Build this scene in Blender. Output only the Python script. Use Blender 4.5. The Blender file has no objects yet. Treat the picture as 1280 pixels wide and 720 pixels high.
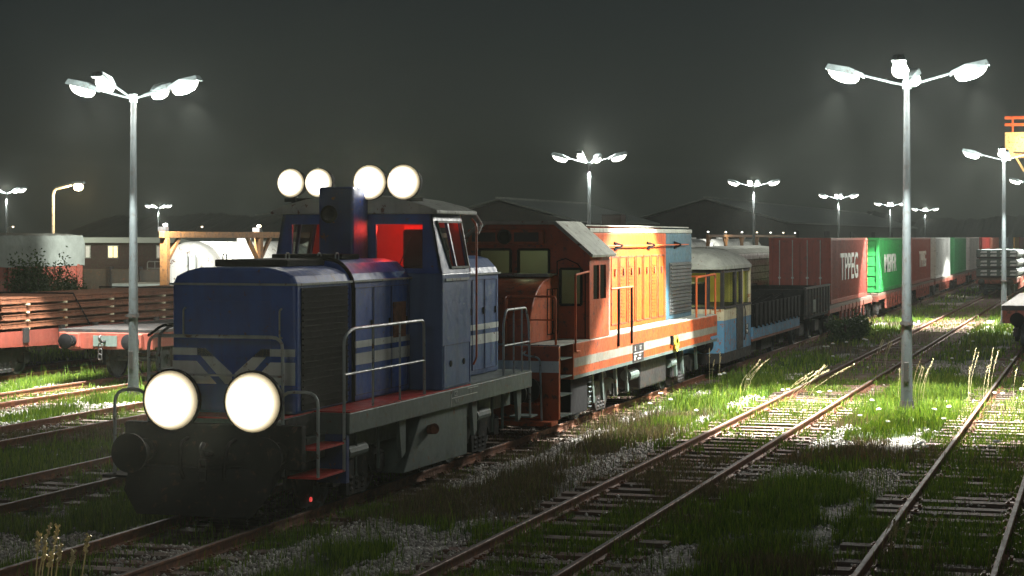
import bpy, math, random
import numpy as np
from mathutils import Vector, Matrix
random.seed(7); RS = np.random.RandomState(11)
R = math.radians
scene = bpy.context.scene
COL = scene.collection
TH = math.atan(740/2400); S_, C_ = math.sin(TH), math.cos(TH)
F = 2400.0; HZ = 296.0; CAMZ = 4.0

# ------------------------------------------------------------------ helpers
class MB:
    """collects shapes in world coordinates, builds ONE mesh object"""
    def __init__(s): s.v = []; s.f = []; s.m = []
    def add(s, vs, fs, m=0):
        n = len(s.v); s.v += [tuple(p) for p in vs]
        s.f += [tuple(n+i for i in f) for f in fs]; s.m += [m]*len(fs)
    def box(s, x0, x1, y0, y1, z0, z1, m=0):
        s.add([(x0,y0,z0),(x1,y0,z0),(x1,y1,z0),(x0,y1,z0),(x0,y0,z1),(x1,y0,z1),(x1,y1,z1),(x0,y1,z1)],
              [(0,3,2,1),(4,5,6,7),(0,1,5,4),(1,2,6,5),(2,3,7,6),(3,0,4,7)], m)
        return s
    def cbox(s, c, d, m=0):
        return s.box(c[0]-d[0]/2, c[0]+d[0]/2, c[1]-d[1]/2, c[1]+d[1]/2, c[2]-d[2]/2, c[2]+d[2]/2, m)
    def bar(s, a, b, w, h, m=0):
        a, b = Vector(a), Vector(b); d = (b-a).normalized()
        up = Vector((0,0,1)) if abs(d.z) < .95 else Vector((0,1,0))
        r = d.cross(up).normalized()*w/2; u = r.cross(d).normalized()*h/2
        s.add([a-r-u, a+r-u, a+r+u, a-r+u, b-r-u, b+r-u, b+r+u, b-r+u],
              [(0,1,2,3),(7,6,5,4),(0,4,5,1),(1,5,6,2),(2,6,7,3),(3,7,4,0)], m)
        return s
    def cyl(s, a, b, ra, rb=None, n=12, m=0, caps=True):
        rb = ra if rb is None else rb
        a, b = Vector(a), Vector(b); d = (b-a).normalized()
        up = Vector((0,0,1)) if abs(d.z) < .9 else Vector((0,1,0))
        p = d.cross(up).normalized(); q = p.cross(d)
        vs = []
        for c, r in ((a,ra),(b,rb)):
            for i in range(n):
                t = 2*math.pi*i/n; vs.append(c+(p*math.cos(t)+q*math.sin(t))*r)
        fs = [(i, (i+1)%n, n+(i+1)%n, n+i) for i in range(n)]
        if caps: fs += [tuple(range(n))[::-1], tuple(range(n,2*n))]
        s.add(vs, fs, m); return s
    def tube(s, pts, r, n=7, rnd=0.0, m=0):
        P = [Vector(p) for p in pts]
        if rnd > 0 and len(P) > 2:
            Q = [P[0]]
            for i in range(1, len(P)-1):
                a, b, c = P[i-1], P[i], P[i+1]
                k = min(rnd, (a-b).length*.45, (c-b).length*.45)
                p0 = b+(a-b).normalized()*k; p1 = b+(c-b).normalized()*k
                for t in (0,.25,.5,.75,1): Q.append((1-t)**2*p0+2*t*(1-t)*b+t*t*p1)
            Q.append(P[-1]); P = Q
        N = len(P); vs = []; ref = None
        for i in range(N):
            d = (P[min(i+1,N-1)]-P[max(i-1,0)]).normalized()
            if ref is None:
                up = Vector((0,0,1)) if abs(d.z) < .9 else Vector((0,1,0)); p = d.cross(up).normalized()
            else: p = (ref - d*ref.dot(d)).normalized()
            ref = p; q = p.cross(d)
            for j in range(n):
                t = 2*math.pi*j/n; vs.append(P[i]+(p*math.cos(t)+q*math.sin(t))*r)
        fs = [(i*n+j, i*n+(j+1)%n, (i+1)*n+(j+1)%n, (i+1)*n+j) for i in range(N-1) for j in range(n)]
        fs += [tuple(range(n))[::-1], tuple((N-1)*n+j for j in range(n))]
        s.add(vs, fs, m); return s
    def prism(s, poly, axis, a, b, m=0):
        """poly: 2D points, extruded along axis from a to b. axis x: (y,z), y: (x,z), z: (x,y)"""
        def P(u, v, w):
            return (w,u,v) if axis == 'x' else (u,w,v) if axis == 'y' else (u,v,w)
        n = len(poly)
        vs = [P(u,v,a) for u,v in poly]+[P(u,v,b) for u,v in poly]
        fs = [(i,(i+1)%n,n+(i+1)%n,n+i) for i in range(n)]+[tuple(range(n))[::-1], tuple(range(n,2*n))]
        s.add(vs, fs, m); return s
    def lathe(s, prof, c, axis='z', n=20, m=0):
        """prof: (radius, height)"""
        vs = []
        for r, h in prof:
            for i in range(n):
                t = 2*math.pi*i/n; u, v = r*math.cos(t), r*math.sin(t)
                vs.append((c[0]+u,c[1]+v,c[2]+h) if axis == 'z' else (c[0]+u,c[1]+h,c[2]+v) if axis == 'y' else (c[0]+h,c[1]+u,c[2]+v))
        k = len(prof)
        fs = [(i*n+j, i*n+(j+1)%n, (i+1)*n+(j+1)%n, (i+1)*n+j) for i in range(k-1) for j in range(n)]
        fs += [tuple(range(n))[::-1], tuple((k-1)*n+j for j in range(n))]
        s.add(vs, fs, m); return s
    def build(s, name, mats, parent=None, bevel=0, smooth=False, label=None, fix=True):
        org = Vector(wloc(parent)) if parent else Vector((0,0,0))
        if not parent and s.v:
            A = np.array(s.v); org = Vector((float((A[:,0].min()+A[:,0].max())/2), float((A[:,1].min()+A[:,1].max())/2), float(A[:,2].min())))
        me = bpy.data.meshes.new(name)
        me.from_pydata([(p[0]-org.x, p[1]-org.y, p[2]-org.z) for p in s.v], [], s.f)
        for mt in (mats if isinstance(mats, (list,tuple)) else [mats]): me.materials.append(mt)
        me.polygons.foreach_set('material_index', s.m)
        if fix:
            import bmesh
            bm = bmesh.new(); bm.from_mesh(me); bmesh.ops.recalc_face_normals(bm, faces=bm.faces); bm.to_mesh(me); bm.free()
        if smooth:
            me.polygons.foreach_set('use_smooth', [True]*len(me.polygons))
            me.set_sharp_from_angle(angle=R(38))
        me.update()
        o = bpy.data.objects.new(name, me); COL.objects.link(o)
        if parent: o.parent = parent
        else: o.location = org
        if bevel:
            b = o.modifiers.new('bevel','BEVEL'); b.width = bevel; b.segments = 2; b.limit_method = 'ANGLE'; b.angle_limit = R(50)
        if label: o['label'] = label
        return o
def _split(self, name, mats, parent=None, **kw):
    """every shape that was added becomes a part of its own (same name)"""
    n = len(self.v); par = list(range(n))
    def find(a):
        while par[a] != a: par[a] = par[par[a]]; a = par[a]
        return a
    for f in self.f:
        for i in f[1:]: par[find(i)] = find(f[0])
    gr_ = {}
    for f, m_ in zip(self.f, self.m): gr_.setdefault(find(f[0]), []).append((f, m_))
    out = []
    for fs in gr_.values():
        ids = sorted({i for f, _ in fs for i in f}); mp_ = {k: j for j, k in enumerate(ids)}
        q = MB(); q.v = [self.v[i] for i in ids]; q.f = [tuple(mp_[i] for i in f) for f, _ in fs]; q.m = [m_ for _, m_ in fs]
        out.append(q.build(name, mats, parent, **kw))
    return out
MB.split = _split
def wloc(o):
    p = Vector(o.location)
    while o.parent: o = o.parent; p += Vector(o.location)
    return p
def tag(o, label, cat, group=None, kind=None):
    if label: o['label'] = label
    if cat: o['category'] = cat
    if group: o['group'] = group
    if kind: o['kind'] = kind
    return o
def thing(name, loc, label, cat, group=None):
    o = bpy.data.objects.new(name, None); o.location = loc; o.empty_display_size = .3
    COL.objects.link(o); return tag(o, label, cat, group)
def copy_tree(o, loc=None, label=None, parent=None, rot=None):
    c = o.copy(); COL.objects.link(c)
    if parent: c.parent = parent
    if loc is not None: c.location = loc
    if rot is not None: c.rotation_euler.z = rot
    if label: c['label'] = label
    for ch in list(o.children): copy_tree(ch, parent=c)
    return c
def proj(x, y, z):
    zc = -S_*x+C_*y; xc = C_*x+S_*y
    return 640+F*xc/zc, HZ+F*(CAMZ-z)/zc
def yat(x, px):
    u = (px-640)/F; return -x*(C_+u*S_)/(S_-u*C_)
def at(px, zc):
    xc = (px-640)/F*zc; return C_*xc-S_*zc, S_*xc+C_*zc

# ------------------------------------------------------------------ materials
def nmat(name):
    m = bpy.data.materials.new(name); m.use_nodes = True
    nt = m.node_tree; b = nt.nodes['Principled BSDF']; return m, nt, b
def ramp(nt, fac, stops):
    r = nt.nodes.new('ShaderNodeValToRGB'); nt.links.new(fac, r.inputs[0])
    e = r.color_ramp.elements
    while len(e) < len(stops): e.new(.5)
    for k, (p, c) in enumerate(stops):
        e[k].position = p; e[k].color = (*c, 1) if len(c) == 3 else c
    return r.outputs[0]
def noise(nt, scale, detail=5, rough=.6, stretch=None, dist=0):
    tc = nt.nodes.new('ShaderNodeTexCoord'); n = nt.nodes.new('ShaderNodeTexNoise')
    n.inputs['Scale'].default_value = scale; n.inputs['Detail'].default_value = detail
    n.inputs['Roughness'].default_value = rough; n.inputs['Distortion'].default_value = dist
    if stretch:
        mp = nt.nodes.new('ShaderNodeMapping'); mp.inputs['Scale'].default_value = stretch
        nt.links.new(tc.outputs['Object'], mp.inputs[0]); nt.links.new(mp.outputs[0], n.inputs['Vector'])
    else: nt.links.new(tc.outputs['Object'], n.inputs['Vector'])
    return n.outputs['Fac']
def mixc(nt, fac, a, b):
    m = nt.nodes.new('ShaderNodeMix'); m.data_type = 'RGBA'
    if isinstance(fac, float): m.inputs[0].default_value = fac
    else: nt.links.new(fac, m.inputs[0])
    for k, c in ((6,a),(7,b)):
        if isinstance(c, tuple): m.inputs[k].default_value = (*c, 1)
        else: nt.links.new(c, m.inputs[k])
    return m.outputs[2]
def bump(nt, b, h, st=.3, dist=.02):
    n = nt.nodes.new('ShaderNodeBump'); n.inputs['Strength'].default_value = st; n.inputs['Distance'].default_value = dist
    nt.links.new(h, n.inputs['Height']); nt.links.new(n.outputs[0], b.inputs['Normal'])
def paint(name, c, rough=.45, wear=(.12,.055,.03), amt=.25, metal=0, streak=True, vary=.25, sc=1.0):
    """weathered paint: tonal drift, rain streaks, chips of rust"""
    m, nt, b = nmat(name)
    d = tuple(v*(1-vary) for v in c); l = tuple(min(1, v*(1+vary)) for v in c)
    base = ramp(nt, noise(nt, 1.3*sc, 6, .65), [(.3,d),(.7,l)])
    if streak:
        st = noise(nt, 5*sc, 4, .6, stretch=(1,1,.09))
        f = ramp(nt, st, [(.45,(0,0,0)),(.75,(.5,.5,.5))])
        dirt = tuple(v*.35+.012 for v in c)
        base = mixc(nt, f, base, dirt)
    if amt > 0:
        ch = noise(nt, 7*sc, 9, .72, dist=.4)
        f = ramp(nt, ch, [(.62-amt*.25,(0,0,0)),(.66-amt*.2,(1,1,1))])
        base = mixc(nt, f, base, wear)
    nt.links.new(base, b.inputs['Base Color'])
    rr = ramp(nt, noise(nt, 9*sc, 5), [(.3,(rough-.1,)*3),(.7,(min(1,rough+.2),)*3)])
    nt.links.new(rr, b.inputs['Roughness']); b.inputs['Metallic'].default_value = metal
    bump(nt, b, noise(nt, 14*sc, 6, .7), .15, .01)
    return m
def emit(name, c, s):
    m, nt, b = nmat(name); b.inputs['Base Color'].default_value = (.8,.8,.8,1)
    b.inputs['Emission Color'].default_value = (*c,1); b.inputs['Emission Strength'].default_value = s
    try: m.cycles.emission_sampling = 'NONE'
    except Exception: pass
    return m
def lens_mat(name, core, edge, s_core, s_edge):
    """lamp lens with its bloom painted into the emission: white core, warm fading rim"""
    m = emit(name, core, 1); nt = m.node_tree; b = nt.nodes['Principled BSDF']
    tc = nt.nodes.new('ShaderNodeTexCoord'); mp = nt.nodes.new('ShaderNodeMapping'); mp.inputs['Location'].default_value = (-.5,0,-.5); mp.inputs['Scale'].default_value = (1,0,1)
    ln = nt.nodes.new('ShaderNodeVectorMath'); ln.operation = 'LENGTH'
    nt.links.new(tc.outputs['Generated'], mp.inputs[0]); nt.links.new(mp.outputs[0], ln.inputs[0])
    nt.links.new(ramp(nt, ln.outputs['Value'], [(.36,core),(.48,edge)]), b.inputs['Emission Color'])
    r2 = ramp(nt, ln.outputs['Value'], [(.33,(1,1,1)),(.42,(.16,.16,.16)),(.495,(s_edge/s_core,)*3)])  # bloom falloff painted into the emission, core to rim
    mu = nt.nodes.new('ShaderNodeMath'); mu.operation = 'MULTIPLY'; nt.links.new(r2, mu.inputs[0]); mu.inputs[1].default_value = s_core
    nt.links.new(mu.outputs[0], b.inputs['Emission Strength']); return m
def glassm(name, tint=(.75,.8,.78), op=.25):
    m, nt, b = nmat(name)
    b.inputs['Base Color'].default_value = (.02,.025,.025,1); b.inputs['Roughness'].default_value = .08
    t = nt.nodes.new('ShaderNodeBsdfTransparent'); t.inputs[0].default_value = (*tint,1)
    mx = nt.nodes.new('ShaderNodeMixShader'); mx.inputs[0].default_value = op
    nt.links.new(t.outputs[0], mx.inputs[1]); nt.links.new(b.outputs[0], mx.inputs[2])
    nt.links.new(mx.outputs[0], nt.nodes['Material Output'].inputs[0]); return m

M = {}
M['navy'] = paint('navy_paint', (.014,.085,.42), .38, (.05,.04,.05), .06, vary=.25)
M['navy_dark'] = paint('dark_navy_paint', (.008,.035,.17), .4, amt=.1)
M['slate'] = paint('slate_blue_cab_paint', (.07,.14,.33), .4, amt=0, vary=.12)
M['stripe'] = paint('pale_stripe_paint', (.68,.73,.7), .5, amt=.08, vary=.1)
M['frame_grey'] = paint('grey_green_frame_paint', (.10,.135,.125), .5, amt=.12)
M['black'] = paint('black_grime', (.008,.009,.010), .7, (.05,.03,.02), .2)
M['blackmatt'] = paint('matt_black', (.004,.004,.005), .9, amt=0, streak=False)
for k_ in ('black','blackmatt'): M[k_].node_tree.nodes['Principled BSDF'].inputs['Specular IOR Level'].default_value = .15
M['red_spill_floor'] = paint('red_light_walkway', (.55,.015,.012), .5, (.06,.02,.02), .15, streak=False)  # red lamp spill put into the walkway and tread colour
M['redint'] = paint('red_cab_interior', (.75,.06,.04), .5, amt=0, streak=False)
M['rail_pipe'] = paint('pale_handrail_paint', (.36,.4,.4), .4, (.15,.08,.05), .2)
M['roof_grey'] = paint('dusty_roof_paint', (.4,.42,.37), .6, amt=.12)
M['orange'] = paint('orange_paint', (.4,.07,.014), .45, (.1,.035,.02), .26, vary=.25)
M['orange_bright'] = paint('bright_orange_paint', (.55,.085,.007), .45, (.25,.07,.02), .3, vary=.22)
M['oranger'] = paint('orange_red_handrail', (.6,.12,.03), .45, amt=.15)
M['band'] = paint('dirty_white_band', (.24,.23,.19), .5, (.25,.14,.08), .2)
M['tealblue'] = paint('teal_blue_paint', (.055,.13,.175), .5, (.1,.08,.06), .2)
M['louvre'] = paint('grey_louvre', (.09,.1,.1), .55, amt=.2)
M['railcar_blue'] = paint('faded_sky_blue_paint', (.1,.27,.44), .5, (.3,.1,.04), .3, vary=.2)
M['cream'] = paint('cream_paint', (.6,.55,.38), .5, (.35,.14,.05), .3)
M['yellowint'] = paint('yellow_interior', (.62,.56,.12), .6, amt=0, streak=False)
M['rust'] = paint('rusty_steel', (.2,.065,.03), .75, (.1,.03,.015), .5, streak=False, vary=.35)
M['rust_load'] = paint('rusty_orange_steel', (.15,.055,.025), .7, (.08,.03,.015), .4, streak=False, vary=.3)
M['salmon'] = paint('salmon_red_paint', (.2,.045,.03), .5, (.2,.06,.04), .3)
M['wagon_red'] = paint('dull_red_wagon_paint', (.3,.075,.05), .6, (.1,.045,.03), .45)
M['steel'] = paint('galvanised_steel', (.22,.28,.29), .45, (.12,.13,.13), .3, metal=.3)
M['pole'] = paint('dull_grey_pole_paint', (.032,.043,.047), .6, (.02,.022,.022), .3)
M['darksteel'] = paint('dark_oily_steel', (.035,.035,.036), .5, (.07,.04,.03), .3, metal=.4)
M['wheel'] = paint('grey_wheel_steel', (.09,.11,.12), .5, (.06,.04,.03), .3, metal=.3)
M['timber'] = paint('amber_brown_steel', (.2,.09,.024), .6, (.06,.03,.015), .35)
M['tank'] = paint('white_tank_paint', (.78,.79,.75), .45, (.13,.05,.025), .1, vary=.06, sc=.5)
M['tarp'] = paint('grey_tarpaulin', (.2,.23,.21), .8, amt=0, streak=False)
M['brick'] = paint('dark_red_brick', (.05,.022,.018), .85, (.05,.05,.03), .4)
M['concrete'] = paint('pale_concrete', (.42,.42,.38), .85, (.2,.2,.17), .3)
M['darkwall'] = paint('dark_shed_wall', (.05,.05,.045), .8, amt=.2)
M['whitetext'] = paint('white_lettering', (.72,.74,.7), .6, amt=.12, streak=False)
M['whiteplank'] = paint('whitewashed_planks', (.45,.47,.45), .7, (.12,.1,.09), .35)
M['silver'] = paint('silver_grey_metal', (.55,.57,.56), .35, (.3,.3,.28), .2, metal=.4)
M['glass'] = glassm('cab_glass', op=.2)
M['dimglass'] = glassm('dusty_green_glass', (.8,.85,.72), .25)
M['pale_backing'] = paint('pale_window_backing', (.5,.54,.44), .3, amt=0, streak=False, vary=.1)
M['lens'] = emit('white_lamp_lens', (1,.98,.88), 7)
M['lens_bloom'] = lens_mat('lamp_bloom_lens', (1,.98,.9), (1,.78,.42), 9, .1)
M['lens_sodium'] = emit('sodium_lamp_lens', (1,.78,.5), 6)
M['window_lit'] = emit('lit_window_pane', (1,.78,.3), 1.3)
M['window_dim'] = emit('dim_lit_window_pane', (1,.7,.35), .12)
M['red_lamp'] = emit('red_lamp_lens', (1,.02,.02), .7)

# corrugated roof
m, nt, b = nmat('corrugated_roof'); M['corr'] = m
tc = nt.nodes.new('ShaderNodeTexCoord'); w = nt.nodes.new('ShaderNodeTexWave'); w.bands_direction = 'Y'
w.inputs['Scale'].default_value = .45; w.inputs['Distortion'].default_value = .3; nt.links.new(tc.outputs['Object'], w.inputs['Vector'])
nt.links.new(ramp(nt, w.outputs['Fac'], [(.2,(.22,.24,.21)),(.8,(.42,.45,.4))]), b.inputs['Base Color']); b.inputs['Roughness'].default_value = .7

# sleeper wood
m, nt, b = nmat('old_sleeper_timber'); M['wood'] = m
g = noise(nt, 6, 8, .7, stretch=(.25,3,3))
info = nt.nodes.new('ShaderNodeObjectInfo')
c0 = ramp(nt, g, [(.3,(.05,.038,.03)),(.5,(.13,.1,.08)),(.72,(.27,.22,.18))])
c1 = ramp(nt, g, [(.3,(.06,.03,.022)),(.5,(.16,.09,.065)),(.72,(.3,.2,.15))])
nt.links.new(mixc(nt, info.outputs['Random'], c0, c1), b.inputs['Base Color'])
b.inputs['Roughness'].default_value = .8; bump(nt, b, g, .8, .03)

# rail steel: brown rusty, and worn head
M['railside'] = paint('brown_rail_rust', (.17,.075,.045), .6, (.28,.11,.05), .4, metal=.2, streak=False)
m, nt, b = nmat('worn_rail_head'); M['railhead'] = m
nt.links.new(ramp(nt, noise(nt, 3, 8, .7, stretch=(1,.3,1)), [(.35,(.1,.06,.045)),(.6,(.15,.14,.13))]), b.inputs['Base Color'])
b.inputs['Metallic'].default_value = .1; b.inputs['Specular IOR Level'].default_value = .3
nt.links.new(ramp(nt, noise(nt, 5, 6), [(.3,(.6,)*3),(.7,(.8,)*3)]), b.inputs['Roughness'])

# foliage with a tone of its own per blade
def blade_mat(name, stops, trans=.25):
    m, nt, b = nmat(name)
    g = nt.nodes.new('ShaderNodeNewGeometry')
    nt.links.new(ramp(nt, g.outputs['Random Per Island'], stops), b.inputs['Base Color'])
    b.inputs['Roughness'].default_value = .55
    t = nt.nodes.new('ShaderNodeBsdfTranslucent'); nt.links.new(ramp(nt, g.outputs['Random Per Island'], stops), t.inputs[0])
    mx = nt.nodes.new('ShaderNodeMixShader'); mx.inputs[0].default_value = trans
    nt.links.new(b.outputs[0], mx.inputs[1]); nt.links.new(t.outputs[0], mx.inputs[2])
    nt.links.new(mx.outputs[0], nt.nodes['Material Output'].inputs[0]); return m
M['grass'] = blade_mat('green_grass', [(0,(.035,.09,.008)),(.5,(.11,.2,.013)),(1,(.24,.33,.03))])
M['dry'] = blade_mat('dry_brown_grass', [(0,(.06,.06,.025)),(.5,(.12,.1,.045)),(1,(.24,.18,.09))])
M['bush'] = blade_mat('dark_bush_leaves', [(0,(.02,.05,.012)),(.5,(.04,.085,.02)),(1,(.07,.12,.03))])
M['straw'] = blade_mat('pale_straw', [(0,(.5,.42,.22)),(1,(.7,.62,.38))])
M['petal'] = paint('white_petals', (.78,.8,.74), .6, amt=0, streak=False, vary=.05)
M['stone'] = blade_mat('pale_ballast_stone', [(0,(.2,.18,.16)),(.5,(.45,.42,.38)),(1,(.75,.71,.66))], 0.0)
M['yellow'] = paint('flower_yellow', (.7,.5,.05), .6, amt=0, streak=False)

# ------------------------------------------------------------------ numpy noise shared by ground, stones, grass
def vnoise(x, y, sc, seed):
    rs = np.random.RandomState(seed); G = rs.rand(256,256)
    u = x/sc+1000.37; v = y/sc+1000.71
    i = np.floor(u).astype(int); j = np.floor(v).astype(int); fu = u-i; fv = v-j
    fu = fu*fu*(3-2*fu); fv = fv*fv*(3-2*fv)
    g = lambda a, b_: G[a%256, b_%256]
    return (g(i,j)*(1-fu)+g(i+1,j)*fu)*(1-fv)+(g(i,j+1)*(1-fu)+g(i+1,j+1)*fu)*fv
TR = {'A':-11.4,'B':-6.7,'C':-1.95,'G':2.9,'D':-15.8,'H':-20.55,'E':-25.1,'F':-29.7,'T':-40.0,'W':-44.6}
TX = np.array(sorted(TR.values()))
def dtrack(x):
    return np.min(np.abs(x[...,None]-TX), axis=-1)
def gravelness(x, y):
    """1 where pale ballast lies open"""
    n = .55*vnoise(x,y,2.6,1)+.3*vnoise(x,y,.9,2)+.15*vnoise(x,y,.35,3)
    d = dtrack(x)
    sh = np.exp(-((d-1.62)/.33)**2)
    n = n-.25*np.exp(-((x+4.0)/3.2)**2-((y-47)/9)**2)
    return np.clip((n+(.17+.07*(y < 42))*sh-.66)/.05, 0, 1)
def dryness(x, y):
    n = .6*vnoise(x,y,5.5,5)+.4*vnoise(x,y,1.6,6)
    near = np.exp(-((y-29)/8)**2)*np.exp(-((x+8.6)/2.6)**2)
    near2 = np.exp(-((y-36)/9)**2)*np.exp(-((x+17)/4)**2)
    return n+.3*near+.2*near2-.3*np.exp(-((x+5.0)/6)**2-((y-48)/9)**2)-.3*np.exp(-((x+24)/7)**2-((y-44)/9)**2)

# ------------------------------------------------------------------ ground
gx = np.concatenate([[-520,-300,-150,-90,-60], np.arange(-46,8.01,.2), [12,20,40,90,260]])
gy = np.concatenate([[-60,-20,0,8], np.arange(14,70,.2), np.arange(70,120,.8), np.arange(120,240,5), [260,330,450,700,1100]])
X, Y = np.meshgrid(gx, gy); nx, ny = len(gx), len(gy)
d = dtrack(X); inn = (Y > 10) & (Y < 120) & (X > -50) & (X < 10)
Z = np.where(inn, (vnoise(X,Y,.5,8)-.5)*.05+(vnoise(X,Y,2.5,9)-.5)*.1*(d > 1.5)-.03*(d < 1.4), -.01)
gr = gravelness(X, Y)
me = bpy.data.meshes.new('ground')
vv = np.stack([X,Y,Z], -1).reshape(-1,3)
idx = np.arange(nx*ny).reshape(ny,nx)
q = np.stack([idx[:-1,:-1],idx[:-1,1:],idx[1:,1:],idx[1:,:-1]], -1).reshape(-1,4)
def np_mesh(name, v, faces_flat, loop_totals):
    me = bpy.data.meshes.new(name)
    me.vertices.add(len(v)); me.vertices.foreach_set('co', v.astype(np.float32).ravel())
    me.loops.add(len(faces_flat)); me.loops.foreach_set('vertex_index', faces_flat.astype(np.int32))
    me.polygons.add(len(loop_totals))
    st = np.concatenate([[0], np.cumsum(loop_totals)[:-1]]).astype(np.int32)
    me.polygons.foreach_set('loop_start', st)
    me.update(calc_edges=True); me.validate(); return me
me = np_mesh('ground', vv, q.ravel(), np.full(len(q), 4))
at_ = me.attributes.new('gravel', 'FLOAT', 'POINT'); at_.data.foreach_set('value', gr.ravel().astype(np.float32))
at2 = me.attributes.new('dry', 'FLOAT', 'POINT'); at2.data.foreach_set('value', dryness(X,Y).ravel().astype(np.float32))
m, nt, b = nmat('yard_soil_and_ballast')
a1 = nt.nodes.new('ShaderNodeAttribute'); a1.attribute_name = 'gravel'
a2 = nt.nodes.new('ShaderNodeAttribute'); a2.attribute_name = 'dry'
n1 = noise(nt, 9, 9, .75); n2 = noise(nt, 1.2, 5)
soil = ramp(nt, n1, [(.3,(.03,.026,.018)),(.7,(.12,.1,.075))])
moss = ramp(nt, n1, [(.3,(.015,.035,.008)),(.7,(.06,.11,.02))])
mos = mixc(nt, ramp(nt, a2.outputs['Fac'], [(.45,(1,1,1)),(.62,(0,0,0))]), soil, moss)
vor = nt.nodes.new('ShaderNodeTexVoronoi'); vor.inputs['Scale'].default_value = 22
tcx = nt.nodes.new('ShaderNodeTexCoord'); nt.links.new(tcx.outputs['Object'], vor.inputs['Vector'])
gcol = ramp(nt, vor.outputs['Color'], [(.1,(.14,.13,.12)),(.9,(.55,.52,.47))])
nt.links.new(mixc(nt, a1.outputs['Fac'], mos, gcol), b.inputs['Base Color'])
b.inputs['Roughness'].default_value = .9
bump(nt, b, vor.outputs['Distance'], .6, .04)
me.materials.append(m)
g = bpy.data.objects.new('ground', me); COL.objects.link(g); tag(g, 'soil, moss and pale ballast of the rail yard', None, kind='structure')

# ------------------------------------------------------------------ scattered stuff
def in_view(x, y, mg=170):
    px, _ = proj(x, y, 0.0); zc = -S_*x+C_*y
    return (px > -mg) & (px < 1280+mg) & (zc > 18)
def sample(n, zmin, zmax):
    """points on the ground with depth between zmin and zmax inside the view"""
    zc = np.sqrt(RS.uniform(zmin**2, zmax**2, n)); u = RS.uniform(-.31,.32,n)
    xc = u*zc; return C_*xc-S_*zc, S_*xc+C_*zc
def blades(name, mat, x, y, h, w, lean=.35, label='', z0=-.02):
    n = len(x); a = RS.uniform(0,2*math.pi,n); la = RS.uniform(0,2*math.pi,n)
    ca, sa = np.cos(a)*w, np.sin(a)*w; ln = RS.uniform(.1,1,n)*lean*h
    lx, ly = np.cos(la)*ln, np.sin(la)*ln
    V = np.zeros((n,5,3))
    V[:,0] = np.stack([x-ca,y-sa,np.full(n,z0)],-1); V[:,1] = np.stack([x+ca,y+sa,np.full(n,z0)],-1)
    V[:,2] = np.stack([x+ca*.7+lx*.35,y+sa*.7+ly*.35,h*.55],-1); V[:,3] = np.stack([x-ca*.7+lx*.35,y-sa*.7+ly*.35,h*.55],-1)
    V[:,4] = np.stack([x+lx,y+ly,h],-1)
    base = (np.arange(n)*5)[:,None]
    fl = np.concatenate([base+np.array([[0,1,2,3]]), base+np.array([[3,2,4]])], 1).ravel()
    lt = np.tile([4,3], n)
    me = np_mesh(name, V.reshape(-1,3), fl, lt); me.materials.append(mat)
    o = bpy.data.objects.new(name, me); COL.objects.link(o); tag(o, label, 'grass', kind='stuff'); return o
XS, YS, HS, WS = [], [], [], []
XD, YD, HD, WD = [], [], [], []
for zmin, zmax, n, hs, ws in ((18,32,260000,1.0,.0068),(32,55,340000,1.0,.010),(55,110,200000,1.15,.018),(110,260,70000,1.3,.045)):
    x, y = sample(n, zmin, zmax); dd = dtrack(x); gr = gravelness(x, y); dr = dryness(x, y)
    cl = vnoise(x,y,.45,21)*.6+vnoise(x,y,1.7,22)*.4
    p = np.where(dd < 1.35, np.where(y < 38, .85, .62)*np.clip((cl-.36)*6,0,1), 1.0)*(1-.9*gr)*np.clip((cl-.16)*3.2, .12, 1)
    p *= np.where((dd < 1.0) & (x > -13) & (x < -9.8) & (y < 52), .3, 1)
    keep = RS.rand(n) < p
    h = RS.uniform(.06,.2,n)*hs*np.where(RS.rand(n) < .05, 1.9, 1)*(.55+.9*vnoise(x,y,1.1,23))*np.where(dd < 1.35, .75, 1)
    w = ws*RS.uniform(.6,1.3,n)
    isd = RS.rand(n) < np.clip((dr-.6)/.12, .03, .9)
    k = keep & ~isd; XS.append(x[k]); YS.append(y[k]); HS.append(h[k]); WS.append(w[k])
    k = keep & isd; XD.append(x[k]); YD.append(y[k]); HD.append(h[k]*1.25); WD.append(w[k]*.7)
c = np.concatenate
blades('grass', M['grass'], c(XS), c(YS), c(HS), c(WS), label='short green grass growing between and over the tracks')
blades('dry_grass', M['dry'], c(XD), c(YD), c(HD), c(WD), .5, label='brown dry grass in patches beside the tracks')
# stones
def stones(name, x, y, s, mat, label):
    n = len(x); P = np.array([(1,0,0),(0,1,0),(-1,0,0),(0,-1,0),(0,0,.8),(0,0,-.8)], float)
    V = P[None]*s[:,None,None]*RS.uniform(.6,1.25,(n,6,1))
    a = RS.uniform(0,2*math.pi,n); ca, sa = np.cos(a)[:,None], np.sin(a)[:,None]
    tl = RS.uniform(-.5,.5,n)[:,None]
    vx, vy, vz = V[...,0], V[...,1], V[...,2]
    vz2 = vz+vx*tl; X_ = vx*ca-vy*sa+x[:,None]; Y_ = vx*sa+vy*ca+y[:,None]
    V = np.stack([X_,Y_,vz2+(s*.25+RS.uniform(-.01,.03,n))[:,None]],-1)
    fc = np.array([[0,1,4],[1,2,4],[2,3,4],[3,0,4],[1,0,5],[2,1,5],[3,2,5],[0,3,5]])
    fl = ((np.arange(n)*6)[:,None,None]+fc[None]).ravel()
    me = np_mesh(name, V.reshape(-1,3), fl, np.full(n*8,3)); me.materials.append(mat)
    o = bpy.data.objects.new(name, me); COL.objects.link(o); return tag(o, label, 'gravel', kind='stuff')
XG, YG, SG = [], [], []
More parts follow.
